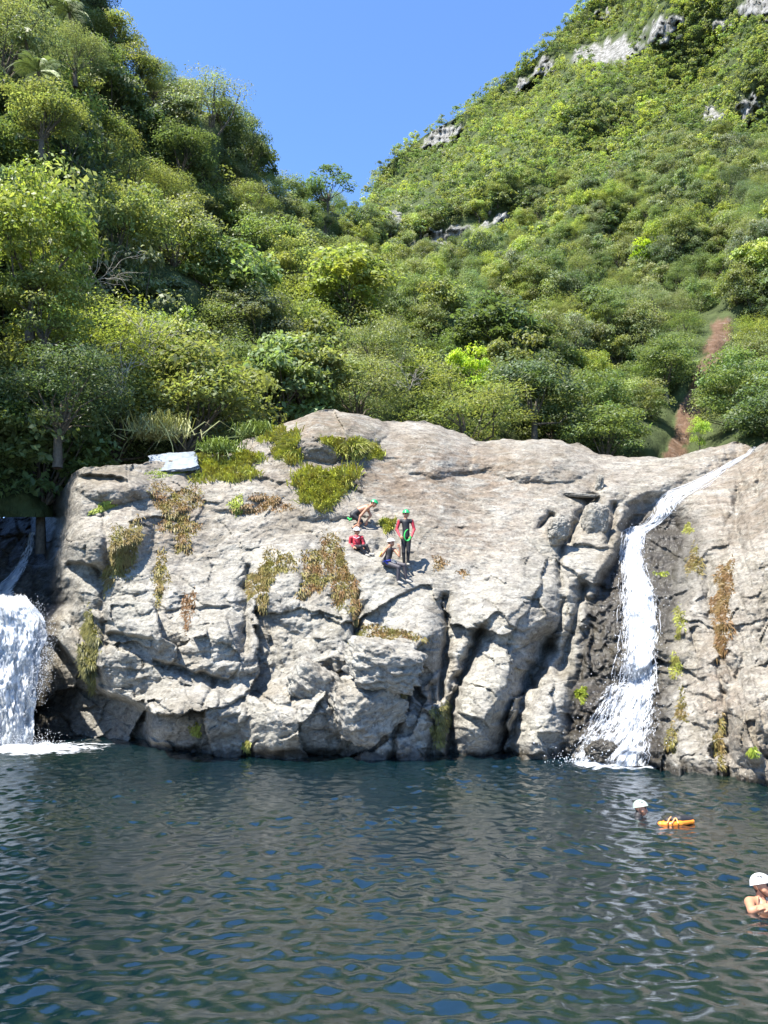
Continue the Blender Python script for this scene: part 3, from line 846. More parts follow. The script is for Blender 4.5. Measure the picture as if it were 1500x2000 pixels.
def build_mass():
    protos = []
    for s in range(4):
        P, Nn, Cc, _ = crown_leaves(300 + s, 1.0, 1.9, 14, 330, 0.2)
        protos.append((P, Nn, Cc))
    Vs, Fs, Cs, n = [], [], [], 0
    r = np.random.default_rng(8)
    for k, (x, y, Y, dm) in enumerate(mass):
        P, Nn, Cc = protos[k % 4]
        a = r.random() * 6.283; ca, sa = math.cos(a), math.sin(a)
        R3 = np.array([[ca, -sa, 0], [sa, ca, 0], [0, 0, 1]])
        sc = dm * .5 * r.uniform(.95, 1.4)
        b = unproj(x, y, Y)
        sunny = sstep(0.0, 1.0, perlin(p3(x / 130., y / 130., 4)) + .5)  # noise patches where yellow bushes are more frequent
        tn = r.choice(['olive', 'mid', 'yellow', 'grey', 'dark'], p=[.40, .26 - .1 * sunny, .08 + .14 * sunny, .12, .14 - .04 * sunny])
        t = np.array(tint_of(tn, r.uniform(-.15, .15)))
        PP = (P @ R3.T) * sc + b + np.array([0, -.55 * sc, .3 * sc]); NN = Nn @ R3.T
        V, F, C_ = leaves_to_mesh('m', PP, NN, (0.14 * sc + .11) * (0.6 + .8 * r.random(len(PP))), Cc * t, 0.55, seed=k)
        Vs.append(V); Fs.append(F + n); Cs.append(C_); n += len(V)
    m = np_mesh('hillside_forest', np.concatenate(Vs), np.concatenate(Fs)); add_attr(m, 'Col', np.concatenate(Cs))
    link('hillside_forest', m, M_LEAF, kind='stuff', label='dense mass of small trees and bushes high on the far slope')
if mass: build_mass()
print('mass', len(mass))

# the wooded bank outside the picture on the left: it throws the deep shade over the left hand fall
def build_bank():
    ys = np.linspace(4, 34, 40); hs = np.linspace(0, 1, 26)
    Yg, Hg = np.meshgrid(ys, hs)
    x0 = np.interp(ys, [4, 14, 22, 30, 34], [-11.5, -12.3, -14, -17.2, -19.5])[None]
    Xg = x0 - 2.2 * Hg ** 1.3 + 0.8 * fbm(p3(Yg * .2, Hg * 4, 1), 3)
    Zg = -2 + np.interp(Yg, [23.6, 27], [5.0, 21]) * Hg + 0.8 * fbm(p3(Yg * .2, Hg * 4, 5), 3)
    V = np.stack([Xg, Yg, Zg], -1)
    m = np_mesh('bank', V, grid_faces(26, 40), True)
    T = np.zeros(V.shape); T[..., 0] = .15
    add_attr(m, 'tone', T.reshape(-1, 3))
    link('bank', m, bpy.data.materials['hillside_ground'], kind='structure', label='steep dark wooded bank beside the pool')
build_bank()
for i in range(40):
    yy = random.uniform(9, 31); h = random.random() ** .7 * (.12 if yy < 25 else 1)
    xx = float(np.interp(yy, [4, 14, 22, 30, 34], [-11.5, -12.3, -14, -17.2, -19.5])) - 2.2 * h ** 1.3 - .4
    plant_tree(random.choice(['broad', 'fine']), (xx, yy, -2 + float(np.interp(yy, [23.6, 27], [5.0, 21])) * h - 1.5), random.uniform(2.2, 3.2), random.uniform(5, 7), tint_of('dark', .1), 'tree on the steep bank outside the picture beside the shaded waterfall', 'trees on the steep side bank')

# ------------------------------------------------------------------ ferns, dead wood and reeds in the wood
def blades(P, Dv, length, width, col, droop=0.5):
    """grass blades: two bent segments each"""
    n = len(P)
    length = np.asarray(length).reshape(-1, 1); width = np.asarray(width).reshape(-1, 1) * np.ones((n, 1))
    S = np.cross(Dv, np.array([0.13, -1.0, 0.21])); S /= np.linalg.norm(S, axis=1, keepdims=True) + 1e-9
    m = P + Dv * length * .55
    t = P + Dv * length * .95 + np.array([0, 0, -1.0]) * length * droop
    V = np.stack([P - S * width, P + S * width, m + S * width * .85, m - S * width * .85, t + S * width * .15, t - S * width * .15], 1).reshape(-1, 3)
    b = (np.arange(n) * 6)[:, None]
    F = np.concatenate([b + np.array([0, 1, 2, 3]), b + np.array([3, 2, 4, 5])])
    return V, F, np.repeat(col, 6, 0)

def tree_fern(x, y, Y, rad_px, tint, label, seed):
    r = np.random.default_rng(seed)
    top = unproj(x, y, Y); R = rad_px * Y / FOC
    e = empty('tree_fern', tuple(top - np.array([0, -1.2, 3.2])), label=label, category='tree fern')
    mb = MB(); mb.tube([(0, .6, -.8), (0.05, -.2, 1.6), (0, -1.2, 3.2)], [.13, .10, .08], 7)
    link('trunk', mb.mesh('fern_trunk'), M_BARK, e)
    meshes = []
    for k in range(2):
        s = np.linspace(0, 1, 26)
        path = np.stack([R * s * (1 - .12 * s), 0 * s, R * (0.55 * s - 0.85 * s ** 2.2)], 1)
        P, Dv, Ln, Wd = [], [], [], []
        for i in range(2, 26):
            wlen = R * .30 * math.sin(min(1, s[i] * 1.15 + .12) * math.pi) ** .7 + .03
            for sd in (-1, 1):
                P.append(path[i]); Dv.append((0.45, sd * 0.85, -0.12 + r.normal() * .08)); Ln.append(wlen * r.uniform(.85, 1.1)); Wd.append(R * .016)
        V, F, C_ = blades(np.array(P), np.array(Dv), np.array(Ln), np.array(Wd), np.ones((len(P), 3)) * r.uniform(.8, 1.15, (len(P), 1)), .25)
        mbf = MB(); mbf.tube(path, np.linspace(.022, .006, 26) * R, 4)
        nV = len(mbf.V[0]); mbf.add(V, F)
        me = mbf.mesh('fern_frond', False); add_attr(me, 'Col', np.concatenate([np.ones((nV, 3)) * .7, C_])); me.materials.append(M_MOSS)
        meshes.append(me)
    for k in range(13):
        o = bpy.data.objects.new('frond', meshes[k % 2]); COL.objects.link(o); o.parent = e
        o.location = (0, -1.2, 3.2); o.rotation_euler = (r.normal() * .12, r.uniform(-.35, .2), k * 6.283 / 13 + r.normal() * .15)
        o.color = (*tint, 1)
tree_fern(75, 140, 40.5, 70, (0.26, 0.32, 0.13), 'pale green tree fern with drooping fronds high on the shaded side', 1)
tree_fern(50, 78, 42, 56, (0.25, 0.30, 0.12), 'upper pale tree fern half hidden among the highest leaves', 2)
tree_fern(135, 24, 49, 62, (0.20, 0.25, 0.11), 'dull green tree fern hanging below the dark crag', 3)

def dead_shrub(x, y, Y, size_px, label, seed, droop=0.0):
    r = np.random.default_rng(seed)
    b = unproj(x, y, Y); S = size_px * Y / FOC
    mb = MB()
    def grow(p, d, l, rad, lev):
        n = 5; pts = [p]
        for i in range(n):
            d = d + r.normal(size=3) * .22 + np.array([0, 0, -droop * .1]); d = d / np.linalg.norm(d)
            pts.append(pts[-1] + d * l / n)
        mb.tube(pts, np.linspace(rad, rad * .45, n + 1), 4)
        if lev:
            for k in range(4):
                q = pts[r.integers(1, n + 1)]
                grow(q, d + r.normal(size=3) * .75, l * r.uniform(.45, .75), rad * .55, lev - 1)
    for k in range(4):
        grow(np.zeros(3), np.array([r.normal() * .6, -.4 + r.normal() * .3, .8]), S * r.uniform(.6, 1), .022, 2)
    o = link('dead_shrub', mb.mesh('dead_shrub'), M_TWIG, label=label, category='shrub'); o.location = b
dead_shrub(235, 770, 32.5, 110, 'tangle of bleached bare twigs at the edge of the deep shade', 4)
dead_shrub(290, 690, 35.0, 90, 'bare pale branches beside the light yellow green tree', 5)
dead_shrub(175, 560, 33.0, 90, 'pale bare twigs under the big yellow green tree', 6, .5)
dead_shrub(800, 760, 44.0, 60, 'thin bare branches behind the highest part of the rock', 7)

def reed_clump(x, y, Y, size_px, n, label, seed, col=(0.30, 0.31, 0.13)):
    r = np.random.default_rng(seed)
    b = unproj(x, y, Y); S = size_px * Y / FOC
    P = r.normal(size=(n, 3)) * np.array([.4 * S, .3 * S, .05 * S])
    d = r.normal(size=(n, 3)) * .45 + np.array([0, -.3, 1.0]); d /= np.linalg.norm(d, axis=1, keepdims=True)
    V, F, C_ = blades(P, d, S * r.uniform(.6, 1.2, n), np.full(n, .018), np.array(col) * r.uniform(.6, 1.3, (n, 1)), .45)
    m = np_mesh('reed_clump', V, F); add_attr(m, 'Col', C_)
    o = link('reed_clump', m, M_MOSS, label=label, category='grass'); o.location = b
reed_clump(312, 850, 32.5, 70, 420, 'clump of long pale drooping leaves below the light yellow green tree', 1)
reed_clump(430, 880, 31.0, 40, 400, 'green grass clump behind the pale slab', 2, (0.16, 0.22, 0.05))
reed_clump(500, 850, 32.5, 45, 420, 'tall green grass at the shoulder of the rock', 3, (0.15, 0.20, 0.05))

# ------------------------------------------------------------------ moss mats and grass tufts on the rock
MC = {'red': (0.225, 0.125, 0.055), 'brown': (0.235, 0.165, 0.065), 'olive': (0.22, 0.20, 0.055), 'grass': (0.40, 0.43, 0.08), 'lime': (0.26, 0.33, 0.04), 'dark': (0.085, 0.085, 0.030)}
def moss(name, label, cat, spots, n, length, col, col2=None, lift=0.45, hang=0.5, width=.014, seed=0):
    r = np.random.default_rng(seed + 500)
    tot = sum(s[2] * s[3] for s in spots)
    Ps, Cs, Ds, Ls = [], [], [], []
    for (x, y, rx, ry, t) in spots:
        k = int(n * rx * ry / tot)
        a = r.random(k) * 6.283; q = r.random(k) ** .5 * (1 + .3 * r.random(k) ** 6) * (1 + .35 * np.sin(a * 3 + x) + .2 * np.sin(a * 5 + y))
        u, v = q * np.cos(a) * rx, q * np.sin(a) * ry
        px = x + u * math.cos(t) - v * math.sin(t); py = y + u * math.sin(t) + v * math.cos(t)
        keep = perlin(p3(px / 13, py / 13, seed)) > (-.42 if n > 1000 else -9)
        px, py = px[keep], py[keep]
        P, nn = rock_at(px, py)
        d = nn * lift + np.array([0, -.1, -hang]) + r.normal(size=P.shape) * .38
        d /= np.linalg.norm(d, axis=1, keepdims=True)
        mixv = np.clip(.5 + .8 * perlin(p3(px / 20, py / 20, seed + 3)) + .25 * r.normal(size=len(px)), 0, 1)[:, None]
        c = np.array(MC[col]) * (1 - mixv) + np.array(MC[col2 or col]) * mixv
        Ps.append(P - nn * .02); Ds.append(d); Cs.append(c * r.uniform(.65, 1.3, (len(px), 1))); Ls.append(length * r.uniform(.5, 1.3, len(px)))
    P = np.concatenate(Ps)
    V, F, C_ = blades(P, np.concatenate(Ds), np.concatenate(Ls), np.full(len(P), width), np.concatenate(Cs), .35)
    c0 = P.mean(0)
    m = np_mesh(name, V - c0, F); add_attr(m, 'Col', C_)
    o = link(name, m, M_MOSS, label=label, category=cat); o.location = c0
MOSS = [
    ('moss_patch', 'wide mat of olive and red brown moss below the pale slab', 'moss', [(342, 980, 46, 34, 0), (352, 1020, 34, 22, .2), (358, 1052, 14, 28, 0)], 2600, .15, 'olive', 'red'),
    ('moss_patch', 'slanting strip of olive brown moss on the rock nose above the shade', 'moss', [(250, 1052, 26, 34, .3), (228, 1100, 20, 42, .3)], 1700, .15, 'olive', 'brown'),
    ('moss_patch', 'narrow brown moss strip in the middle of the rock wall', 'moss', [(314, 1112, 14, 34, .05), (310, 1150, 9, 26, 0)], 700, .14, 'brown', 'olive'),
    ('moss_patch', 'small rusty red moss patch low on the rock wall', 'moss', [(368, 1188, 11, 32, .1)], 420, .12, 'red', 'red'),
    ('moss_patch', 'diagonal olive moss strip above a dark fissure', 'moss', [(540, 1102, 34, 24, -.6), (508, 1140, 22, 38, .2)], 1600, .16, 'olive', 'brown'),
    ('moss_patch', 'largest red brown moss mat hanging below the bathers', 'moss', [(640, 1090, 40, 34, 0), (612, 1130, 26, 32, .5), (672, 1140, 24, 46, -.2), (690, 1180, 8, 34, 0)], 3400, .17, 'red', 'olive'),
    ('moss_patch', 'rusty mat of moss beside the lime green tuft', 'moss', [(515, 985, 46, 17, -.1)], 1000, .13, 'red', 'brown'),
    ('moss_patch', 'lime green moss tuft next to the rusty mat', 'moss', [(463, 985, 10, 19, 0)], 320, .12, 'lime', 'grass'),
    ('grass_tuft', 'biggest yellow green grass tuft above the bending bather', 'grass', [(638, 948, 54, 30, 0), (620, 975, 30, 18, 0)], 2000, .34, 'grass', 'olive'),
    ('grass_tuft', 'yellow green grass on the brown hump at the top of the rock', 'grass', [(682, 876, 38, 16, .1)], 800, .28, 'grass', 'olive'),
    ('grass_tuft', 'tall grass tuft on the shoulder beside the brown hump', 'grass', [(565, 880, 22, 28, .2), (540, 855, 24, 14, 0)], 1000, .32, 'grass', 'olive'),
    ('grass_tuft', 'band of yellow grass running from the slab along the top edge', 'grass', [(440, 925, 48, 20, 0), (405, 905, 24, 12, 0), (480, 900, 26, 16, 0)], 1700, .28, 'grass', 'olive'),
    ('grass_tuft', 'tiny grass tuft at the end of the brown hump', 'grass', [(735, 888, 13, 10, 0)], 240, .22, 'grass', 'olive'),
    ('grass_tuft', 'small yellow green tuft between the two green helmets', 'grass', [(757, 1028, 12, 11, 0)], 260, .2, 'grass', 'olive'),
    ('moss_patch', 'olive and rusty moss lying on top of the grey boulder by the water', 'moss', [(762, 1238, 48, 13, .1)], 1000, .14, 'red', 'olive'),
    ('moss_patch', 'olive moss hanging down the side of the grey boulder by the water', 'moss', [(702, 1262, 14, 30, 0)], 600, .15, 'olive', 'olive'),
    ('moss_patch', 'dark moss strip hanging in the shade near the shaded waterfall', 'moss', [(176, 1235, 16, 34, 0), (174, 1290, 15, 44, 0)], 1100, .17, 'dark', 'olive'),
    ('moss_patch', 'long rusty moss strip down the rock slope', 'moss', [(1418, 1125, 16, 28, .1), (1412, 1180, 17, 44, .05), (1410, 1240, 14, 34, 0)], 1900, .15, 'red', 'brown'),
    ('moss_patch', 'short brown moss patch between the waterfall and the long rusty strip', 'moss', [(1357, 1096, 14, 24, 0)], 520, .14, 'brown', 'olive'),
    ('fern_clump', 'bright green fern at the edge of the waterfall foot', 'fern', [(1135, 1358, 9, 12, 0)], 300, .16, 'lime', 'grass'),
    ('moss_patch', 'thin lime green moss streak on the dark wall beside the waterfall', 'moss', [(1292, 1120, 15, 4, 0)], 240, .08, 'lime', 'grass'),
    ('moss_patch', 'yellowish moss beside the lower middle of the sunlit waterfall', 'moss', [(1320, 1300, 10, 22, 0)], 260, .12, 'olive', 'grass'),
    ('moss_patch', 'yellowish moss on the dark wall beside the upper half of the sunlit waterfall', 'moss', [(1328, 1210, 9, 26, 0)], 260, .12, 'olive', 'grass'),
    ('moss_patch', 'yellow moss streak just above the foot of the sunlit waterfall', 'moss', [(1332, 1380, 9, 26, 0)], 240, .12, 'olive', 'brown'),
    ('moss_patch', 'olive moss streak touching the foam at the foot of the sunlit waterfall', 'moss', [(1312, 1440, 9, 24, 0)], 220, .12, 'olive', 'brown'),
    ('moss_patch', 'yellowish moss line in the crack low on the rock slope', 'moss', [(1406, 1450, 8, 46, 0)], 520, .11, 'olive', 'brown'),
    ('moss_patch', 'bright lime moss strip under the pale slab', 'moss', [(335, 921, 48, 7, -.12)], 1100, .08, 'lime', 'lime'),
    ('moss_patch', 'dark olive moss in the notch at the foot of the outcrop', 'moss', [(865, 1392, 18, 20, 0), (858, 1430, 12, 22, 0)], 640, .13, 'dark', 'olive'),
    ('moss_patch', 'small brown tuft beside the standing person', 'moss', [(858, 1098, 14, 12, .5)], 190, .12, 'brown', 'red'),
    ('moss_patch', 'tiny rusty tuft on bare rock farther from the standing person', 'moss', [(903, 1118, 10, 7, 0)], 90, .12, 'brown', 'red'),
    ('moss_patch', 'small olive tuft on the lower edge of the grey boulder', 'moss', [(782, 1356, 15, 7, 0)], 260, .11, 'olive', 'brown'),
    ('moss_patch', 'thin green moss streak near the flat topped block', 'moss', [(200, 990, 22, 7, -.4)], 300, .09, 'grass', 'lime'),
    ('moss_patch', 'olive moss just above the waterline below the long crack', 'moss', [(482, 1455, 7, 9, 0)], 160, .10, 'olive', 'grass'),
    ('moss_patch', 'faint green moss low on the rock near the undercut', 'moss', [(382, 1424, 9, 10, .1)], 160, .10, 'olive', 'grass'),
    ('moss_patch', 'tiny lime tuft low on the rock slope by the water', 'moss', [(1470, 1466, 7, 5, 0)], 120, .11, 'lime', 'grass'),
    ('moss_patch', 'tiny green tuft at the bend of the sunlit stream', 'moss', [(1345, 1032, 8, 9, 0)], 160, .12, 'grass', 'olive'),
]
for i, (nm, lb, ct, sp, n_, ln, c1, c2) in enumerate(MOSS):
    gr = ct in ('grass', 'fern')
    moss(nm, lb, ct, sp, int(n_ * (1.7 if gr else 2.6)), ln * (1.45 if ct == 'grass' else 1), c1, c2, lift=.55 if gr else .42, hang=-.55 if gr else .45, width=.020 if gr else .016, seed=i)

# ------------------------------------------------------------------ loose blocks
def stone(name, label, loc, half, seed, rot=(0, 0, 0), rough=.12, sq=3.2, mat=None, tone=(0, 0, 0.1)):
    n = 44
    us = np.linspace(-1, 1, n)
    Vs, Fs, k = [], [], 0
    for ax in range(3):
        for sg in (-1, 1):
            a, b = np.meshgrid(us, us, indexing='ij')
            p = np.zeros((n, n, 3)); p[..., ax] = sg; p[..., (ax + 1) % 3] = a * sg; p[..., (ax + 2) % 3] = b
            Vs.append(p.reshape(-1, 3)); Fs.append(grid_faces(n, n)[:, ::-1] + k); k += n * n
    V = np.concatenate(Vs)
    V = V / (np.sum(np.abs(V) ** sq, 1) ** (1 / sq))[:, None]
    fc, _ = facets(40 + V[:, 0] * 1.1 + V[:, 1] * .8 + seed, 40 + V[:, 2] * 1.2 + V[:, 1] * .5, .75, seed)
    V = V * (1 + rough * fbm(V * 1.3 + seed * 3.1, 3)[:, None] + rough * .5 * fbm(V * 4 + seed, 4, .6)[:, None] + rough * .7 * fc[:, None]) * np.array(half)
    m = np_mesh(name, V, np.concatenate(Fs), True)
    add_attr(m, 'tone', np.tile(np.array(tone, float), (len(V), 1)))
    o = link(name, m, mat or M_ROCK, label=label, category='rock'); o.location = loc; o.rotation_euler = rot
    return o
def on_rock(px, py, off=0.0):
    P, n = rock_at(px, py); return tuple(P[0] + n[0] * off)
stone('boulder', 'upright pale block wedged beside the top of the sunlit waterfall', on_rock(1162, 1022, .12), (.42, .4, .62), 1, (.15, .1, .2), .10)
stone('boulder', 'small dark knob of rock above the upright wedged block', on_rock(1172, 950, .1), (.13, .2, .32), 2, (0, .1, 0), .2)
stone('boulder', 'thin flat rock flake jutting out above the wedged block', on_rock(1135, 968, .08), (.6, .3, .07), 3, (.1, .02, 0), .15)
stone('boulder', 'dark wet boulder parting the foot of the sunlit waterfall', on_rock(1184, 1474, .1), (.42, .4, .3), 4, (0, .1, .3), .2, 2.4, None, (0, 1, .3))
stone('boulder', 'rounded grey boulder jutting out at the foot of the outcrop under rusty moss', on_rock(752, 1302, -.12), (.90, .85, .60), 8, (.25, .15, .2), .16, 3.4)
stone('boulder', 'angular pale block under the jutting grey boulder at the waterline', on_rock(706, 1396, -.35), (.85, .75, .70), 9, (.3, -.35, .5), .14, 4.5)
stone('boulder', 'tilted wedge of pale rock beside the jutting grey boulder', on_rock(606, 1352, -.35), (.85, .65, .55), 10, (.2, .6, .3), .14, 4.5)
stone('boulder', 'pale block leaning on the rock below the wedged block', on_rock(1088, 1036, .08), (.34, .32, .40), 5, (.1, .2, .3), .14)
P0 = rock_at(337, 903)[0][0]
M_SLAB = plain('pale_slab', (0.19, 0.215, 0.24), .5, .3, 4.0, .4, .01)
stone('stone_slab', 'smooth pale bluish slab on top of the rock beside lime moss', tuple(P0 + np.array([0, .1, .02])), (0.85, .75, .08), 6, (.62, -.14, .25), .08, 7, M_SLAB)

# ------------------------------------------------------------------ falling water
def white_water(name, seed=0.0, su=9.0, ss=1.3, br=1.0):
    m, nt, out = new_mat(name)
    a = attr(nt, 'flow')                              # r: across, g: metres along, b: how dense the water is
    sep = nt.nodes.new('ShaderNodeSeparateColor'); L(nt, a.outputs['Color'], sep.inputs[0])
    cmb = nt.nodes.new('ShaderNodeCombineXYZ')
    L(nt, math_n(nt, 'MULTIPLY', sep.outputs[0], su), cmb.inputs[0]); L(nt, math_n(nt, 'MULTIPLY', sep.outputs[1], ss), cmb.inputs[1]); cmb.inputs[2].default_value = seed
    n1 = noise_node(nt, cmb.outputs[0], 1.0, 6, 0.68, 0.6)
    d = math_n(nt, 'ADD', n1, math_n(nt, 'SUBTRACT', sep.outputs[2], 1.0))
    al = ramp(nt, d, [(0.04, 0.0), (0.22, 1.0)])
    bs = N(nt, 'ShaderNodeBsdfPrincipled', Roughness=0.45)
    c = ramp(nt, n1, [(0.32, (0.30 * br, 0.35 * br, 0.40 * br)), (0.62, (0.58 * br, 0.60 * br, 0.62 * br))])
    L(nt, c, bs.inputs['Base Color'])
    b = N(nt, 'ShaderNodeBump', Strength=0.7, Distance=0.08); L(nt, n1, b.inputs['Height']); L(nt, b.outputs[0], bs.inputs['Normal'])
    tp = nt.nodes.new('ShaderNodeBsdfTransparent')
    ms = nt.nodes.new('ShaderNodeMixShader')
    L(nt, al, ms.inputs[0]); L(nt, tp.outputs[0], ms.inputs[1]); L(nt, bs.outputs[0], ms.inputs[2]); L(nt, ms.outputs[0], out.inputs[0])
    return m
M_FALL = white_water('white_water', 0.0, 13.0, 2.6)
M_FALL2 = white_water('white_water_veil', 4.0, 10.0, 1.6)
M_FALL3 = white_water('white_water_thick', 7.0, 9.0, .7, .78)  # colour dimmed to give the left fall a shaded look
M_SPRAY = plain('spray_white', (0.55, 0.57, 0.6), .4, .05, 5.0)

def smooth2(A, k):
    for _ in range(k):
        B = np.pad(A, 1, 'edge')
        A = (B[:-2, 1:-1] + B[2:, 1:-1] + B[1:-1, :-2] + B[1:-1, 2:] + 2 * A) / 6
    return A

def fall_surface(PX, PY, off, k=6, keepfront=True):
    P, _ = rock_at(PX.ravel(), PY.ravel())
    D = P[:, 1].reshape(PX.shape)
    S = smooth2(D, k)
    if keepfront: S = np.minimum(S, smooth2(np.minimum(S, D), 1))
    return S - off

def sheet(name, rows, nu, ns, off, mat, parent, dens, amp=.05, seed=0, k=6, depth=None):
    rows = np.array(rows, float)
    seglen = np.concatenate([[0], np.cumsum(np.hypot(np.diff(rows[:, 0]), np.diff((rows[:, 1] + rows[:, 2]) / 2)))])
    t = np.linspace(0, seglen[-1], ns); u = np.linspace(0, 1, nu)
    y = np.interp(t, seglen, rows[:, 0]); xl = np.interp(t, seglen, rows[:, 1]); xr = np.interp(t, seglen, rows[:, 2])
    PX = xl[:, None] + (xr - xl)[:, None] * u[None]
    PY = np.broadcast_to(y[:, None], PX.shape).copy()
    if rows.shape[1] > 3: PY += np.interp(t, seglen, rows[:, 3])[:, None] * (u[None] - .5)
    D = fall_surface(PX, PY, off, k) if depth is None else depth((t / seglen[-1])[:, None] + 0 * PX) - off
    D = D + amp * fbm(p3(u[None] * 7 + 0 * PX, t[:, None] / 60 + 0 * PX, seed), 4, .6)
    V = unproj(PX, PY, D)
    al = np.concatenate([[0], np.cumsum(np.linalg.norm(np.diff(V[:, nu // 2], axis=0), axis=1))])
    wid = np.linalg.norm(V[:, -1] - V[:, 0], axis=1)
    fl = np.zeros(V.shape); fl[..., 0] = u[None] * np.maximum(wid, .3)[:, None]; fl[..., 1] = al[:, None]
    fl[..., 2] = dens(u[None] + 0 * PX, (t / seglen[-1])[:, None] + 0 * PX)
    m = np_mesh(name, V, grid_faces(ns, nu), True); add_attr(m, 'flow', fl.reshape(-1, 3))
    return link(name, m, mat, parent)

edge_f = lambda u, p=6: 1 - np.abs(2 * u - 1) ** p
# sunlit fall
wf = empty('waterfall', tuple(unproj(1220, 1492, float(water_Y(1492)))), label='sunlit white waterfall dropping in a lacy veil down the dark chute', category='waterfall')
WP = wf.location.copy()
def under(o, parent):
    o.parent = parent; o.matrix_parent_inverse = parent.matrix_world.inverted() if False else __import__('mathutils').Matrix.Translation(-parent.location)
    return o
STREAM = [(872, 1466, 1486), (886, 1452, 1470), (905, 1408, 1446), (930, 1366, 1412), (950, 1318, 1386), (966, 1272, 1362), (985, 1264, 1340), (1005, 1263, 1322), (1022, 1250, 1300), (1034, 1218, 1282), (1046, 1211, 1264)]
under(sheet('stream', STREAM, 26, 90, .07, M_FALL, None, lambda u, s: .66 * edge_f(u, 2.5) ** .6 - .10 * (s < .3), .03, 1, 3), wf)
under(sheet('water_sheet', FALL, 46, 190, .10, M_FALL, None, lambda u, s: edge_f(u, 2.2) ** .5 * (0.66 - .18 * sstep(.35, .9, s) + .22 * np.exp(-((u - .55 - .2 * s) / .22) ** 2)), .06, 2, 8), wf)
under(sheet('water_sheet', FALL[2:], 46, 170, .22, M_FALL2, None, lambda u, s: edge_f(u, 2.0) ** .4 * (0.50 - .06 * s + .22 * np.exp(-((u - .6 - .12 * np.sin(s * 7)) / .2) ** 2)), .10, 3, 12), wf)

under(sheet('water_sheet', [(1340, 1172, 1230), (1380, 1150, 1225), (1420, 1128, 1220), (1460, 1106, 1215), (1497, 1088, 1210)], 40, 90, .08, M_FALL, None, lambda u, s: edge_f(u, 3) ** .5 * .60, .05, 5, 5), wf)

def strands(rows, n, parent, seed, off=(.1, .35), wid=(.008, .03), seg=9, name='water_strands', lr=(.05, .22)):
    rows = np.array(rows, float); r = np.random.default_rng(seed)
    t = np.linspace(0, 1, 120)
    sp = np.linspace(0, 1, len(rows))
    mb = MB()
    for i in range(n):
        s0 = r.random() * .95; ln = r.uniform(*lr); u0 = .08 + .84 * (r.random() * .6 + r.random() * .4)
        s = np.clip(np.linspace(s0, s0 + ln, seg), 0, 1)
        y = np.interp(s, sp, rows[:, 0]); xl = np.interp(s, sp, rows[:, 1]); xr = np.interp(s, sp, rows[:, 2])
        u = u0 + np.cumsum(r.normal(size=seg) * .012)
        px = xl + (xr - xl) * u
        P, _ = rock_at(px, y)
        D = np.convolve(np.pad(P[:, 1], 2, 'edge'), np.ones(5) / 5, 'valid') - r.uniform(*off)
        V = unproj(px, y, D)
        w = r.uniform(*wid) * np.sin(np.linspace(.15, 3.0, seg)) ** .6
        mb.tube(V, w, 4)
    m = mb.mesh(name); o = link(name, m, M_SPRAY); o['kind'] = 'stuff'
    return under(o, parent) if parent else o
strands(FALL, 900, wf, 3, (.08, .25), (.003, .010), 8, 'water_strands', (.015, .08))
strands(STREAM, 90, wf, 4, (.05, .12), (.004, .012))

def spray(name, boxes, n, parent, seed, size=(.008, .03)):
    r = np.random.default_rng(seed); Vs, Fs, k = [], [], 0
    oct_v = np.array([(1, 0, 0), (-1, 0, 0), (0, 1, 0), (0, -1, 0), (0, 0, 1), (0, 0, -1)], float)
    oct_f = np.array([(0, 2, 4), (2, 1, 4), (1, 3, 4), (3, 0, 4), (2, 0, 5), (1, 2, 5), (3, 1, 5), (0, 3, 5)])
    for (c, h) in boxes:
        for i in range(n):
            p = np.array(c) + r.normal(size=3) * np.array(h) * .5
            if p[2] < 0: p[2] = -p[2] * .5
            Vs.append(p + oct_v * r.uniform(*size) * np.array([1, 1, r.uniform(.7, 1.8)])); Fs.append(oct_f + k); k += 6
    o = link(name, np_mesh(name, np.concatenate(Vs), np.concatenate(Fs), True), M_SPRAY); o['kind'] = 'stuff'
    return under(o, parent)
bx = [(unproj(x, 1488, float(water_Y(1488)) - .15), (.7, .3, .25)) for x in (1130, 1180, 1225, 1265)]
for yy in range(1050, 1490, 22):
    xa, xb = np.interp(yy, FALL[:, 0], FALL[:, 1]), np.interp(yy, FALL[:, 0], FALL[:, 2])
    bx.append((rock_at((xa + xb) / 2, yy)[0][0] - np.array([0, .3, 0]), ((xb - xa) / 64 * .5, .3, .4)))
spray('spray', bx, 150, wf, 6, (.005, .017))

# shaded fall
ws = empty('waterfall', tuple(unproj(30, 1452, float(water_Y(1452)))), label='broad foaming waterfall pouring into the pool in the shade', category='waterfall')
LFALL = [(1150, -80, 40), (1168, -80, 60), (1190, -82, 78), (1215, -84, 89), (1240, -86, 92), (1290, -88, 84), (1350, -90, 74), (1400, -90, 68), (1456, -90, 66)]
LUP = [(1040, 52, 72), (1070, 44, 70), (1100, 30, 60), (1130, 4, 46), (1150, -30, 36), (1166, -60, 46), (1180, -70, 56)]
LD0 = float(water_Y(1453))
LDEP = lambda s: LD0 + .1 + 1.9 * (1 - sstep(0, .14, s)) ** 1.5 + .7 * (1 - s) ** 2
fade = lambda s: sstep(0, .22, s) ** .6
under(sheet('water_sheet', LFALL, 90, 150, .0, M_FALL3, None, lambda u, s: (edge_f(u + .035 * fbm(p3(s * 9, 1.5, 2.5), 3), 16) * 1.5) * fade(s) + .2, .16, 7, 40, LDEP), ws)
under(sheet('water_sheet', LFALL, 90, 150, .18, M_FALL3, None, lambda u, s: (edge_f(u + .05 * fbm(p3(s * 12, 5.5, 2.5), 3), 7) * .86) * fade(s), .2, 9, 40, LDEP), ws)
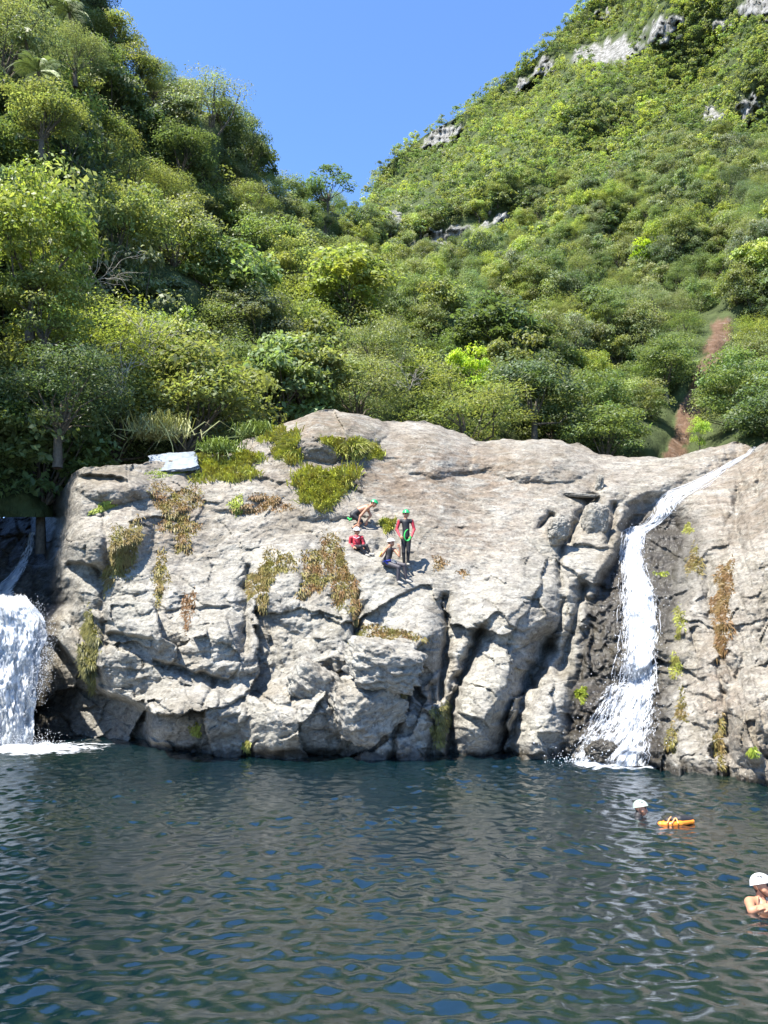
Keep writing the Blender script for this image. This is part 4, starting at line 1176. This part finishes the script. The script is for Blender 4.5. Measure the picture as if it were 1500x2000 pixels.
under(sheet('water_sheet', LFALL, 90, 150, .34, M_FALL2, None, lambda u, s: (edge_f(u + .06 * fbm(p3(s * 14, 8.5, 2.5), 3), 5) * .66) * fade(s), .24, 11, 40, LDEP), ws)
under(sheet('stream', LUP, 22, 60, .25, M_FALL, None, lambda u, s: edge_f(u, 3) * (.66 + .2 * s), .05, 8, 8), ws)
strands(LFALL, 160, ws, 5, (1.6, 2.0), (.005, .018), 9, 'water_strands', (.04, .16))
bx = [(unproj(x, 1450, LD0 - .35), (.9, .5, .4)) for x in (-40, 0, 40, 75)] + [(unproj(x, 1200 + 30 * k, LD0 + .3 - .08 * k), (.35, .3, .5)) for k, x in enumerate((70, 86, 88, 84, 78, 70))]
spray('spray', bx, 330, ws, 8, (.004, .013))

# foam floating on the pool
def foam(name, label, cx, cy, rx, ry, n, dens, seed):
    xs = np.linspace(-1, 1, n); X, Y = np.meshgrid(xs, xs)
    WX, WY = cx + X * rx, cy + Y * ry
    Z = wave_z(WX, WY) + .012
    q = np.hypot(X, Y)
    fl = np.zeros(X.shape + (3,)); fl[..., 0] = WX * .9; fl[..., 1] = WY * 2.6; fl[..., 2] = dens * (1 - q ** 1.2) + .25 * fbm(p3(WX * 1.6, WY * 3, seed), 3)
    V = np.stack([WX - cx, WY - cy, Z], -1)
    m = np_mesh(name, V, grid_faces(n, n), True); add_attr(m, 'flow', fl.reshape(-1, 3))
    o = link(name, m, M_FOAM, label=label, kind='stuff'); o.location = (cx, cy, 0)
M_FOAM = white_water('pool_foam', 2.0, 3.0, 3.0)
c_ = unproj(1215, 1494, float(water_Y(1494))); foam('foam', 'white foam where the sunlit waterfall meets the pool', c_[0], c_[1], 2.6, 1.1, 80, 1.0, 1)
c_ = unproj(40, 1462, float(water_Y(1462))); foam('foam', 'churning white foam under the shaded waterfall', c_[0], c_[1], 4.2, 2.2, 90, 1.05, 2)

# ------------------------------------------------------------------ people: one continuous body each, grown around a skeleton
def body_mesh(name, prims, mats, h=0.012, k=0.02):
    A = np.array([p[0] for p in prims], float); B = np.array([p[1] for p in prims], float)
    ra = np.array([p[2] for p in prims]); rb = np.array([p[3] for p in prims])
    lo = np.minimum((A - ra[:, None]).min(0), (B - rb[:, None]).min(0)) - .05; hi = np.maximum((A + ra[:, None]).max(0), (B + rb[:, None]).max(0)) + .05
    dims = np.ceil((hi - lo) / h).astype(int) + 1
    G = np.full(dims, 1.0, np.float32); best = np.full(dims, 9.0, np.float32); mi = np.zeros(dims, np.int8)
    for a, b, r0, r1, mt in prims:
        a = np.array(a, float); b = np.array(b, float); mx = max(r0, r1) + .06
        i0 = np.maximum(((np.minimum(a, b) - mx - lo) / h).astype(int), 0); i1 = np.minimum(((np.maximum(a, b) + mx - lo) / h).astype(int) + 2, dims)
        sl = tuple(slice(i0[q], i1[q]) for q in range(3))
        gx, gy, gz = np.meshgrid(*[lo[q] + h * np.arange(i0[q], i1[q]) for q in range(3)], indexing='ij')
        P = np.stack([gx, gy, gz], -1)
        ba = b - a; t = np.clip(((P - a) @ ba) / (ba @ ba + 1e-12), 0, 1)
        d = np.linalg.norm(P - a - t[..., None] * ba, axis=-1) - (r0 + (r1 - r0) * t)
        g = G[sl]; kk = min(k, .8 * min(r0, r1))
        q = np.clip(.5 + .5 * (g - d) / kk, 0, 1)
        G[sl] = g * (1 - q) + d * q - kk * q * (1 - q)
        bb = best[sl]; w = d < bb
        mi[sl] = np.where(w, mt, mi[sl]); best[sl] = np.where(w, d, bb)
    S = G < 0
    c = [S[i:dims[0] - 1 + i, j:dims[1] - 1 + j, l:dims[2] - 1 + l] for i in (0, 1) for j in (0, 1) for l in (0, 1)]
    any_, all_ = np.logical_or.reduce(c), np.logical_and.reduce(c)
    cell = any_ & ~all_
    idx = np.full(cell.shape, -1, int); ci = np.argwhere(cell); idx[cell] = np.arange(len(ci))
    acc = np.zeros((len(ci), 3)); cnt = np.zeros(len(ci))
    offs = [np.array(o) for o in ((0, 0, 0), (0, 0, 1), (0, 1, 0), (0, 1, 1), (1, 0, 0), (1, 0, 1), (1, 1, 0), (1, 1, 1))]
    for o0 in offs:
        for ax in range(3):
            if o0[ax]: continue
            o1 = o0.copy(); o1[ax] = 1
            g0 = G[tuple((ci + o0).T)]; g1 = G[tuple((ci + o1).T)]
            m = (g0 < 0) != (g1 < 0)
            t = np.where(m, g0 / np.where(m, g0 - g1, 1), 0)
            p = o0 + t[:, None] * (o1 - o0)
            acc[m] += p[m]; cnt[m] += 1
    V = lo + h * (ci + acc / np.maximum(cnt, 1)[:, None])
    Fs = []
    for ax in range(3):
        u, v = [(1, 2), (2, 0), (0, 1)][ax]
        s0 = [slice(0, d) for d in dims]; s1 = list(s0); s0[ax] = slice(0, dims[ax] - 1); s1[ax] = slice(1, dims[ax])
        e = np.argwhere(S[tuple(s0)] != S[tuple(s1)])
        e = e[(e[:, u] > 0) & (e[:, v] > 0) & (e[:, u] < dims[u] - 1) & (e[:, v] < dims[v] - 1)]
        du = np.zeros(3, int); du[u] = 1; dv = np.zeros(3, int); dv[v] = 1
        q = np.stack([idx[tuple((e - a).T)] for a in (0 * du, du, du + dv, dv)], 1)
        ins = S[tuple(e.T)]
        q = np.where(ins[:, None], q[:, ::-1], q)
        Fs.append(q)
    F = np.concatenate(Fs); F = F[(F >= 0).all(1)][:, ::-1]
    m = np_mesh(name, V, F, True)
    vm = mi[tuple(np.clip(np.round((V - lo) / h).astype(int), 0, dims - 1).T)]
    for mm in mats: m.materials.append(mm)
    m.polygons.foreach_set('material_index', vm[F[:, 0]].astype(np.int32))
    return m

M_SKIN = plain('skin', (0.36, 0.175, 0.10), .5, .08, 14.0, .4)
M_SKIN_PALE = plain('skin_light', (0.40, 0.195, 0.115), .5, .08, 14.0, .4)
M_BLACK = plain('black_neoprene', (0.016, 0.016, 0.018), .6, .3, 30.0, .4)
M_GREY = plain('grey_neoprene', (0.05, 0.045, 0.052), .6, .3, 30.0, .4)
M_RED = plain('red_fabric', (0.42, 0.03, 0.045), .6, .2, 30.0, .4)
M_DARK = plain('dark_hair', (0.02, 0.014, 0.01), .6, .3, 40.0)
M_LIP = plain('lips', (0.33, 0.10, 0.08), .5, .1, 20.0)
M_SHOE = plain('pale_shoe', (0.30, 0.28, 0.24), .8, .3, 30.0)
M_HGREEN = plain('green_helmet', (0.02, 0.36, 0.12), .3, .06, 6.0, .5)
M_HWHITE = plain('white_helmet', (0.55, 0.55, 0.54), .3, .05, 6.0, .5)
M_HPALE = plain('pale_helmet', (0.30, 0.36, 0.31), .35, .1, 6.0, .5)
M_ROPE = plain('green_rope', (0.03, 0.42, 0.08), .7, .25, 60.0)
M_BLUE = plain('blue_webbing', (0.05, 0.06, 0.42), .7, .2, 60.0)
M_METAL = plain('pale_metal', (0.55, 0.54, 0.5), .35, .1, 20.0)
M_ORANGE = plain('orange_pvc', (0.75, 0.22, 0.015), .4, .15, 9.0, .5)
M_TAN = plain('tan_strap', (0.52, 0.26, 0.11), .7, .2, 30.0)
M_YELLOW = plain('yellow_webbing', (0.7, 0.42, 0.02), .7, .2, 30.0)
BODY_MATS = [M_SKIN, M_BLACK, M_RED, M_DARK, M_LIP, M_SHOE, M_GREY, M_SKIN_PALE]
SK, BK, RD_, DK, LP, SH, GY, SL = range(8)

def unit(v):
    v = np.array(v, float); return v / (np.linalg.norm(v) + 1e-9)

def head_prims(c, f, u, sk):
    f = unit(f); u = unit(np.array(u) - f * np.dot(u, f)); s = np.cross(f, u); c = np.array(c, float)
    at = lambda a, b, d: tuple(c + s * a + f * b + u * d)
    P = [(at(0, -.02, .02), at(0, .01, .015), .094, .090, sk), (at(0, .03, -.01), at(0, .05, -.095), .070, .042, sk),
         (at(0, .098, -.015), at(0, .116, -.045), .011, .017, sk)]
    for q in (-1, 1):
        P += [(at(q * .093, 0, -.03), at(q * .096, -.008, 0), .016, .020, sk), (at(q * .032, .092, .006), at(q * .036, .091, .006), .011, .010, DK), (at(q * .02, .098, .026), at(q * .045, .09, .026), .009, .008, DK),
              (at(q * .05, .05, -.05), at(q * .03, .065, -.08), .035, .03, sk)]
    P += [(at(-.02, .092, -.078), at(.02, .092, -.078), .009, .009, LP), (at(0, -.06, -.02), at(0, -.05, -.08), .06, .045, DK)]
    return P

def hand_prims(w, d, palm_n, sk, curl=.5, L_=.19, side=1):
    """wrist w, pointing along d, palm facing palm_n: palm, four fingers and a thumb from the side of the palm"""
    d = unit(d); n = unit(np.array(palm_n) - d * np.dot(palm_n, d)); s = np.cross(d, n) * side; w = np.array(w, float)
    P = []
    for q in (-.026, 0, .026):
        P.append((tuple(w + s * q * .6), tuple(w + d * .085 + s * q), .020, .017, sk))
    for q, l in ((-.033, .066), (-.011, .078), (.011, .074), (.033, .058)):
        k0 = w + d * .088 + s * q; k1 = k0 + (d * (1 - curl * .5) + n * curl * .6) * l * .55; k2 = k1 + (d * (1 - curl) + n * curl) * l * .55
        P += [(tuple(k0), tuple(k1), .0105, .010, sk), (tuple(k1), tuple(k2), .010, .0085, sk)]
    t0 = w + d * .025 - s * .03; t1 = t0 + (d * .6 - s * .7 + n * .3) * .045; t2 = t1 + (d * .9 + n * .4) * .035
    P += [(tuple(t0), tuple(t1), .014, .012, sk), (tuple(t1), tuple(t2), .012, .010, sk)]
    return P

def limb(P, a, b, c, r, mats):
    P.append((tuple(a), tuple(b), r[0], r[1], mats[0])); P.append((tuple(b), tuple(c), r[1] * .98, r[2], mats[1]))

def helmet(parent, c, f, u, mat, name='helmet', size=1.0):
    f = unit(f); u = unit(np.array(u) - f * np.dot(u, f)); s = np.cross(f, u); c = np.array(c, float) + u * .012
    nt_, npn = 15, 28
    V = []
    for lay, k in ((0, 1.0), (1, .90)):
        for i in range(nt_):
            for j in range(npn):
                ph = j * 2 * math.pi / npn
                lim = math.radians(88 - 17 * math.cos(ph) + 2 * math.cos(2 * ph))
                th = lim * i / (nt_ - 1)
                ridge = 1 + (.022 * max(0, math.cos(ph * 2)) ** 4 + .02 * max(0, math.cos(3 * ph)) ** 6) * math.sin(th) * (lay == 0) + (.03 if (i >= nt_ - 2 and lay == 0) else 0)
                x, y, z = math.sin(th) * math.sin(ph) * .122, math.sin(th) * math.cos(ph) * .142 - .006, math.cos(th) * .128
                V.append(c + (s * x + f * y + u * z) * k * ridge * size)
    F = []
    for lay in (0, 1):
        o = lay * nt_ * npn
        for i in range(nt_ - 1):
            for j in range(npn):
                q = (o + i * npn + j, o + i * npn + (j + 1) % npn, o + (i + 1) * npn + (j + 1) % npn, o + (i + 1) * npn + j)
                F.append(q if lay else q[::-1])
    e0, e1 = (nt_ - 1) * npn, nt_ * npn + (nt_ - 1) * npn
    for j in range(npn):
        F.append((e0 + j, e0 + (j + 1) % npn, e1 + (j + 1) % npn, e1 + j))
    o = link(name, np_mesh(name, np.array(V), np.array(F), True), mat)
    under(o, parent)
    mb = MB()
    for q in (-1, 1):
        mb.tube([c + s * q * .112 * size - u * .01, c + s * q * .10 + f * .02 - u * .07, c + s * q * .04 + f * .055 - u * .135, c + f * .06 - u * .148], .005, 5)
    st = link('chin_strap', mb.mesh('chin_strap'), M_BLACK); under(st, parent)
    mb = MB()
    for q in (-1, 1):
        for a in (.2, .55):
            p = c + size * (s * q * .075 + f * (.14 * math.cos(a + .6) - .05) + u * .103)
            mb.tube([p - f * .018, p, p + f * .018], [.004, .009, .004], 6)
    under(link('vent', mb.mesh('vent'), M_BLACK), parent)

def person(loc, label, prims, h=.012):
    o = link('person', body_mesh('person', prims, BODY_MATS, h), None, label=label, category='person')
    # origin at the base of the figure
    co = np.zeros(len(o.data.vertices) * 3, np.float32); o.data.vertices.foreach_get('co', co); co = co.reshape(-1, 3) - np.array(loc, np.float32)
    o.data.vertices.foreach_set('co', co.ravel()); o.data.update()
    o.location = loc
    return o

def J(Y0):
    return lambda x, y, dy=0.0: unproj(x, y, Y0 + dy)

# standing bather
A = rock_at(793, 1106)[0][0]; j = J(A[1] - .08)
hd = j(793, 1003); f = (0.12, -1, -.25)
P = head_prims(hd, f, (0, 0, 1), SK)
P += [(tuple(hd - [0, 0, .07]), tuple(j(792, 1016)), .052, .058, SK), (tuple(j(792, 1021)), tuple(j(793, 1034)), .125, .115, BK), (tuple(j(793, 1034)), tuple(j(793, 1049)), .112, .125, BK),
      (tuple(j(782, 1018)), tuple(j(803, 1018)), .070, .070, BK)]
limb(P, j(780, 1018), j(775, 1034), j(781, 1047, -.18), (.060, .046, .034), (RD_, RD_))
limb(P, j(804.5, 1018), j(809, 1034), j(804, 1048, -.18), (.060, .046, .034), (RD_, RD_))
P += hand_prims(j(781.5, 1048, -.2), (.5, -.5, -.35), (0.6, .3, -.3), SK, .7) + hand_prims(j(803.5, 1049, -.2), (-.5, -.5, -.35), (-.6, .3, -.3), SK, .7, side=-1)
limb(P, j(788.5, 1053), j(788, 1079, -.04), j(789.5, 1101), (.090, .062, .044), (BK, BK))
limb(P, j(798, 1053), j(797.5, 1079, -.04), j(796.5, 1100), (.090, .062, .044), (BK, BK))
for ax, ay in ((789.5, 1103), (796.5, 1102)):
    a0 = j(ax, ay); P.append((tuple(a0), tuple(a0 + np.array([.03, -.17, -.02])), .042, .036, SH))
p3_ = person(tuple(j(793, 1106)), 'person standing in a black wetsuit with red sleeves and green helmet holding a rope', P)
helmet(p3_, hd, f, (0, 0, 1), M_HGREEN)
mb = MB()
for q in range(4):
    th = np.linspace(math.pi * .55, math.pi * 1.95, 20); c0 = j(795 + q * .6, 1047, -.26 - .012 * q)
    mb.tube(np.stack([c0[0] + (.10 + .006 * q) * np.cos(th) * .9 + .02 * np.sin(th), c0[1] + .02 * np.cos(th), c0[2] + .03 + (.17 + .006 * q) * np.sin(th)], 1), .017, 6)
o = link('rope_coil', mb.mesh('rope_coil'), M_ROPE, label='bright green rope coil held at the waist of the standing person', category='rope'); 

# bending bather
A1 = rock_at(690, 1024)[0][0]; j = J(A1[1] - .18)
hd = j(731, 983, -.05); f = (0.75, -.35, -.55)
P = head_prims(hd, f, (.45, 0, .9), SL)
P += [(tuple(hd - np.array([.05, 0, .05])), tuple(j(722, 989)), .052, .056, SL), (tuple(j(716, 992)), tuple(j(702, 997)), .125, .115, SL), (tuple(j(702, 997)), tuple(j(690, 1005)), .112, .130, BK),
      (tuple(j(719, 992, -.15)), tuple(j(717, 992, .15)), .066, .066, SL)]
limb(P, j(717, 993, -.2), j(704, 1008, -.24), j(700, 1022, -.26), (.056, .043, .031), (SL, SL))
P += hand_prims(j(700, 1023, -.26), (0, -.1, -1), (.3, .8, 0), SL, .5)
limb(P, j(717, 993, .18), j(724, 1006, .12), j(716, 1018, .05), (.056, .043, .031), (SL, SL))
P += hand_prims(j(716, 1019, .05), (-.3, -.1, -1), (-.3, .8, 0), SL, .5, side=-1)
limb(P, j(689, 1007, -.1), j(706, 1019, -.12), j(690, 1031, -.05), (.098, .066, .044), (BK, SL))
limb(P, j(689, 1007, .1), j(705, 1017, .2), j(692, 1029, .2), (.098, .066, .044), (BK, SL))
for ax, ay, ad in ((690, 1033, -.05), (692, 1031, .2)):
    a0 = j(ax, ay, ad); P.append((tuple(a0), tuple(a0 + np.array([.14, -.10, -.02])), .042, .036, SH))
p1_ = person(tuple(j(690, 1034)), 'shirtless person in black shorts and green helmet bending down', P)
helmet(p1_, hd, f, (.45, 0, .9), M_HGREEN)
mb = MB(); mb.tube([j(679, 1011, -.2), j(683, 1016, -.24), (j(687, 1013, -.22))], [.03, .05, .03], 7)
under(link('glove_pouch', mb.mesh('glove_pouch'), M_ROPE), p1_)

# sitting bather in red
A2 = rock_at(697, 1066)[0][0]; j = J(A2[1] - .16)
hd = j(697, 1037); f = (0.35, -.9, -.35)
P = head_prims(hd, f, (0, 0, 1), SK)
P += [(tuple(hd - [0, 0, .07]), tuple(j(696, 1048)), .052, .058, SK), (tuple(j(696, 1052)), tuple(j(696, 1060)), .128, .125, RD_), (tuple(j(696, 1060)), tuple(j(697, 1067, .04)), .12, .13, RD_),
      (tuple(j(686.5, 1050)), tuple(j(706, 1050)), .068, .068, RD_)]
limb(P, j(685, 1051), j(683, 1063), j(690, 1068, -.22), (.058, .045, .033), (RD_, RD_))
limb(P, j(707, 1051), j(710, 1062), j(708, 1068, -.25), (.058, .045, .033), (RD_, RD_))
P += hand_prims(j(691, 1068.5, -.23), (.6, -.6, -.3), (0, .3, -1), SK, .5) + hand_prims(j(708, 1069, -.26), (.2, -.8, -.4), (0, .3, -1), SK, .5, side=-1)
limb(P, j(692, 1069, -.02), j(704, 1068, -.42), j(713, 1082, -.40), (.092, .064, .044), (BK, BK))
limb(P, j(701, 1069, -.02), j(715, 1066, -.36), j(722, 1080, -.36), (.092, .064, .044), (BK, BK))
for ax, ay in ((714, 1084), (723, 1082)):
    a0 = j(ax, ay, -.4); P.append((tuple(a0), tuple(a0 + np.array([.12, -.12, -.03])), .042, .036, SH))
p2_ = person(tuple(j(697, 1070)), 'person in a red jacket and white helmet sitting below the bending one', P)
helmet(p2_, hd, f, (0, 0, 1), M_HWHITE)
mb = MB(); mb.tube([j(690, 1049, -.15), j(696, 1052, -.2), j(702, 1049, -.15)], .016, 6)
under(link('collar_badge', mb.mesh('collar_badge'), M_HWHITE), p2_)

# sitting bather adjusting the helmet
A4 = rock_at(752, 1102)[0][0]; j = J(A4[1] - .2)
hd = j(764, 1059, -.04); f = (0.75, -.62, -.12)
P = head_prims(hd, f, (-.12, 0, 1), SL)
P += [(tuple(hd - [0.01, 0, .07]), tuple(j(762, 1070)), .05, .056, SL), (tuple(j(761, 1075)), tuple(j(759, 1086)), .118, .11, BK), (tuple(j(759, 1086)), tuple(j(753, 1098)), .11, .132, GY),
      (tuple(j(752, 1073)), tuple(j(771, 1074)), .064, .064, SL)]
limb(P, j(751, 1074, -.05), j(745, 1086, -.22), j(756, 1071, -.30), (.054, .043, .031), (SL, SL))
limb(P, j(772, 1075, -.05), j(780, 1086, -.2), j(781, 1070, -.24), (.054, .043, .031), (SL, SL))
P += hand_prims(j(756.5, 1070, -.3), (.5, -.1, .8), (.5, .6, -.3), SL, .6) + hand_prims(j(781, 1069, -.24), (-.45, -.1, .9), (-.6, .5, 0), SL, .6, side=-1)
fa = float(rock_at(779, 1137)[0][0][1]) - (A4[1] - .2) - .13; fb = float(rock_at(796, 1134)[0][0][1]) - (A4[1] - .2) - .13
limb(P, j(755, 1100, -.05), j(779, 1108, min(-.25, fa - .02)), j(777, 1133, fa), (.096, .066, .046), (GY, GY))
limb(P, j(760, 1098, .05), j(790, 1104, min(-.2, fb - .02)), j(793, 1130, fb), (.096, .066, .046), (GY, GY))
for ax, ay, ad in ((777, 1136, fa), (793, 1133, fb)):
    a0 = j(ax, ay, ad); P.append((tuple(a0), tuple(a0 + np.array([.15, -.10, -.06])), .044, .038, SH))
p4_ = person(tuple(j(755, 1106)), 'person in dark leggings and white helmet sitting with both hands raised to the face', P)
helmet(p4_, hd, f, (-.12, 0, 1), M_HWHITE)
mb = MB(); th = np.linspace(0, 2 * math.pi, 20); cc = j(755, 1096, 0)
mb.tube(np.stack([cc[0] + .14 * np.cos(th), cc[1] + .135 * np.sin(th), cc[2] + .03 * np.cos(th)], 1), .020, 6)
mb.tube([j(753, 1098, -.16), j(759, 1103, -.19), j(764, 1097, -.15)], .018, 6)
under(link('harness', mb.mesh('harness'), M_BLUE), p4_)
mb = MB(); th = np.linspace(0, 2 * math.pi, 14)
for q in range(3):
    cc = j(766 + 3 * q, 1095 + q, -.2); mb.tube(np.stack([cc[0] + .03 * np.cos(th), cc[1] + 0 * th, cc[2] + .045 * np.sin(th)], 1), .008, 5)
under(link('carabiner', mb.mesh('carabiner'), M_METAL), p4_)
mb = MB(); mb.tube([j(741, 1087, -.24), j(744, 1082, -.27), j(746, 1078, -.27)], .014, 6)
under(link('wrist_band', mb.mesh('wrist_band'), M_YELLOW), p4_)

# swimmer beside the orange bag
Ys = float(water_Y(1593)); j = J(Ys); hd = j(1252, 1577); f = (0.78, -.62, 0.0)
P = head_prims(hd, f, (0, 0, 1), SL)  # lighter skin on the head stands in for sunlight on the face
P += [(tuple(hd - [0.01, 0, .07]), tuple(j(1248, 1596)), .054, .06, SK), (tuple(j(1247, 1592)), tuple(j(1246, 1600)), .070, .08, BK), (tuple(j(1246, 1605)), tuple(j(1238, 1650, .3)), .14, .13, BK), (tuple(j(1246, 1603, -.2)), tuple(j(1246, 1601, .2)), .075, .075, BK)]
limb(P, j(1246, 1604, -.2), j(1258, 1616, -.3), j(1275, 1612, -.25), (.058, .045, .033), (BK, BK))
limb(P, j(1246, 1602, .2), j(1262, 1612, .25), j(1278, 1609, .15), (.058, .045, .033), (BK, BK))
P += hand_prims(j(1276, 1612, -.25), (1, 0, .05), (0, 0, -1), SK, .3) + hand_prims(j(1279, 1609, .15), (1, 0, .05), (0, 0, -1), SK, .3, side=-1)
limb(P, j(1238, 1652, .25), j(1234, 1680, .3), j(1220, 1700, .6), (.09, .064, .044), (BK, BK))
limb(P, j(1238, 1652, .4), j(1240, 1680, .5), j(1226, 1700, .9), (.09, .064, .044), (BK, BK))
p5_ = person(tuple(j(1248, 1593)), 'swimmer in a dark wetsuit and pale helmet looking towards the orange bag', P, .010)
helmet(p5_, hd, f, (0, 0, 1), M_HPALE)

# swimmer at the edge of the picture
Y6 = float(water_Y(1771)); j = J(Y6); hd = j(1488, 1728); f = (0.60, -.78, .10)
P = head_prims(hd, f, (0, 0, 1), SL)
P += [(tuple(hd - [0.01, 0, .07]), tuple(j(1486, 1756, .02)), .050, .058, SL), (tuple(j(1488, 1772)), tuple(j(1488, 1800, .05)), .125, .12, SL), (tuple(j(1465, 1762, -.02)), tuple(j(1514, 1764, .08)), .066, .066, SL), (tuple(j(1488, 1800, .05)), tuple(j(1486, 1850, .2)), .12, .13, SL)]
limb(P, j(1464, 1763, -.04), j(1468, 1779, -.22), j(1496, 1770, -.32), (.060, .048, .034), (SL, SL))
limb(P, j(1515, 1765, .08), j(1524, 1780, -.15), j(1503, 1772, -.34), (.060, .048, .034), (SL, SL))
P += hand_prims(j(1498, 1769.5, -.33), (1, -.1, .1), (0, .2, -1), SL, .4) + hand_prims(j(1501, 1772, -.35), (-1, -.1, .05), (0, .2, -1), SL, .4, side=-1)
limb(P, j(1480, 1852, .2), j(1482, 1900, .3), j(1480, 1940, .7), (.09, .064, .044), (SL, SL))
limb(P, j(1494, 1852, .2), j(1496, 1900, .4), j(1494, 1940, .8), (.09, .064, .044), (SL, SL))
p6_ = person(tuple(j(1488, 1771)), 'bare shouldered swimmer in a white helmet at the edge of the picture', P, .009)
helmet(p6_, hd, f, (0, 0, 1), M_HWHITE)
mb = MB()
mb.tube([j(1482, 1752, -.05), j(1482, 1762, -.115), j(1480, 1774, -.15)], .005, 5); mb.tube([j(1494, 1752, -.04), j(1497, 1762, -.11), j(1500, 1774, -.15)], .005, 5)
under(link('halter_string', mb.mesh('halter_string'), M_BLACK), p6_)

# orange float bag
Yb = float(water_Y(1610)); j = J(Yb)
bag = empty('float_bag', tuple(j(1322, 1610)), label='orange and black float bag drifting beside the swimmer', category='bag')
Pb = [(tuple(j(1291, 1610)), tuple(j(1312, 1611, -.05)), .062, .068, 0), (tuple(j(1312, 1611, -.05)), tuple(j(1330, 1609, -.03)), .066, .055, 0), (tuple(j(1328, 1608)), tuple(j(1352, 1604, .05)), .07, .045, 0), (tuple(j(1300, 1608, .24)), tuple(j(1344, 1606, .26)), .07, .07, 0), (tuple(j(1290, 1610)), tuple(j(1300, 1608, .24)), .06, .06, 0), (tuple(j(1352, 1605, .05)), tuple(j(1344, 1606, .26)), .05, .06, 0)]
Pb = [(a_, b_, r0 * .82, r1 * .82, m_) for a_, b_, r0, r1, m_ in Pb]
me = body_mesh('bag_body', Pb, [M_ORANGE], .012, .02); under(link('bag_body', me), bag); bag.children[0].data.materials[0] = M_ORANGE
Pb = [(tuple(j(1304, 1603, .1)), tuple(j(1320, 1601, .08)), .06, .07, 0), (tuple(j(1328, 1601, .05)), tuple(j(1350, 1600, .07)), .08, .045, 0), (tuple(j(1322, 1601, .2)), tuple(j(1340, 1601, .2)), .08, .08, 0)]
me = body_mesh('mesh_panel', Pb, [M_BLACK], .012, .03); under(link('mesh_panel', me), bag)
mb = MB()
for x0, x1 in ((1303, 1311), (1312, 1322), (1325, 1318)):
    mb.tube([j(x0, 1609, -.12), j((x0 + x1) / 2, 1600, -.02), j(x1, 1595.5, .1)], .014, 5)
under(link('strap', mb.mesh('strap'), M_TAN), bag)
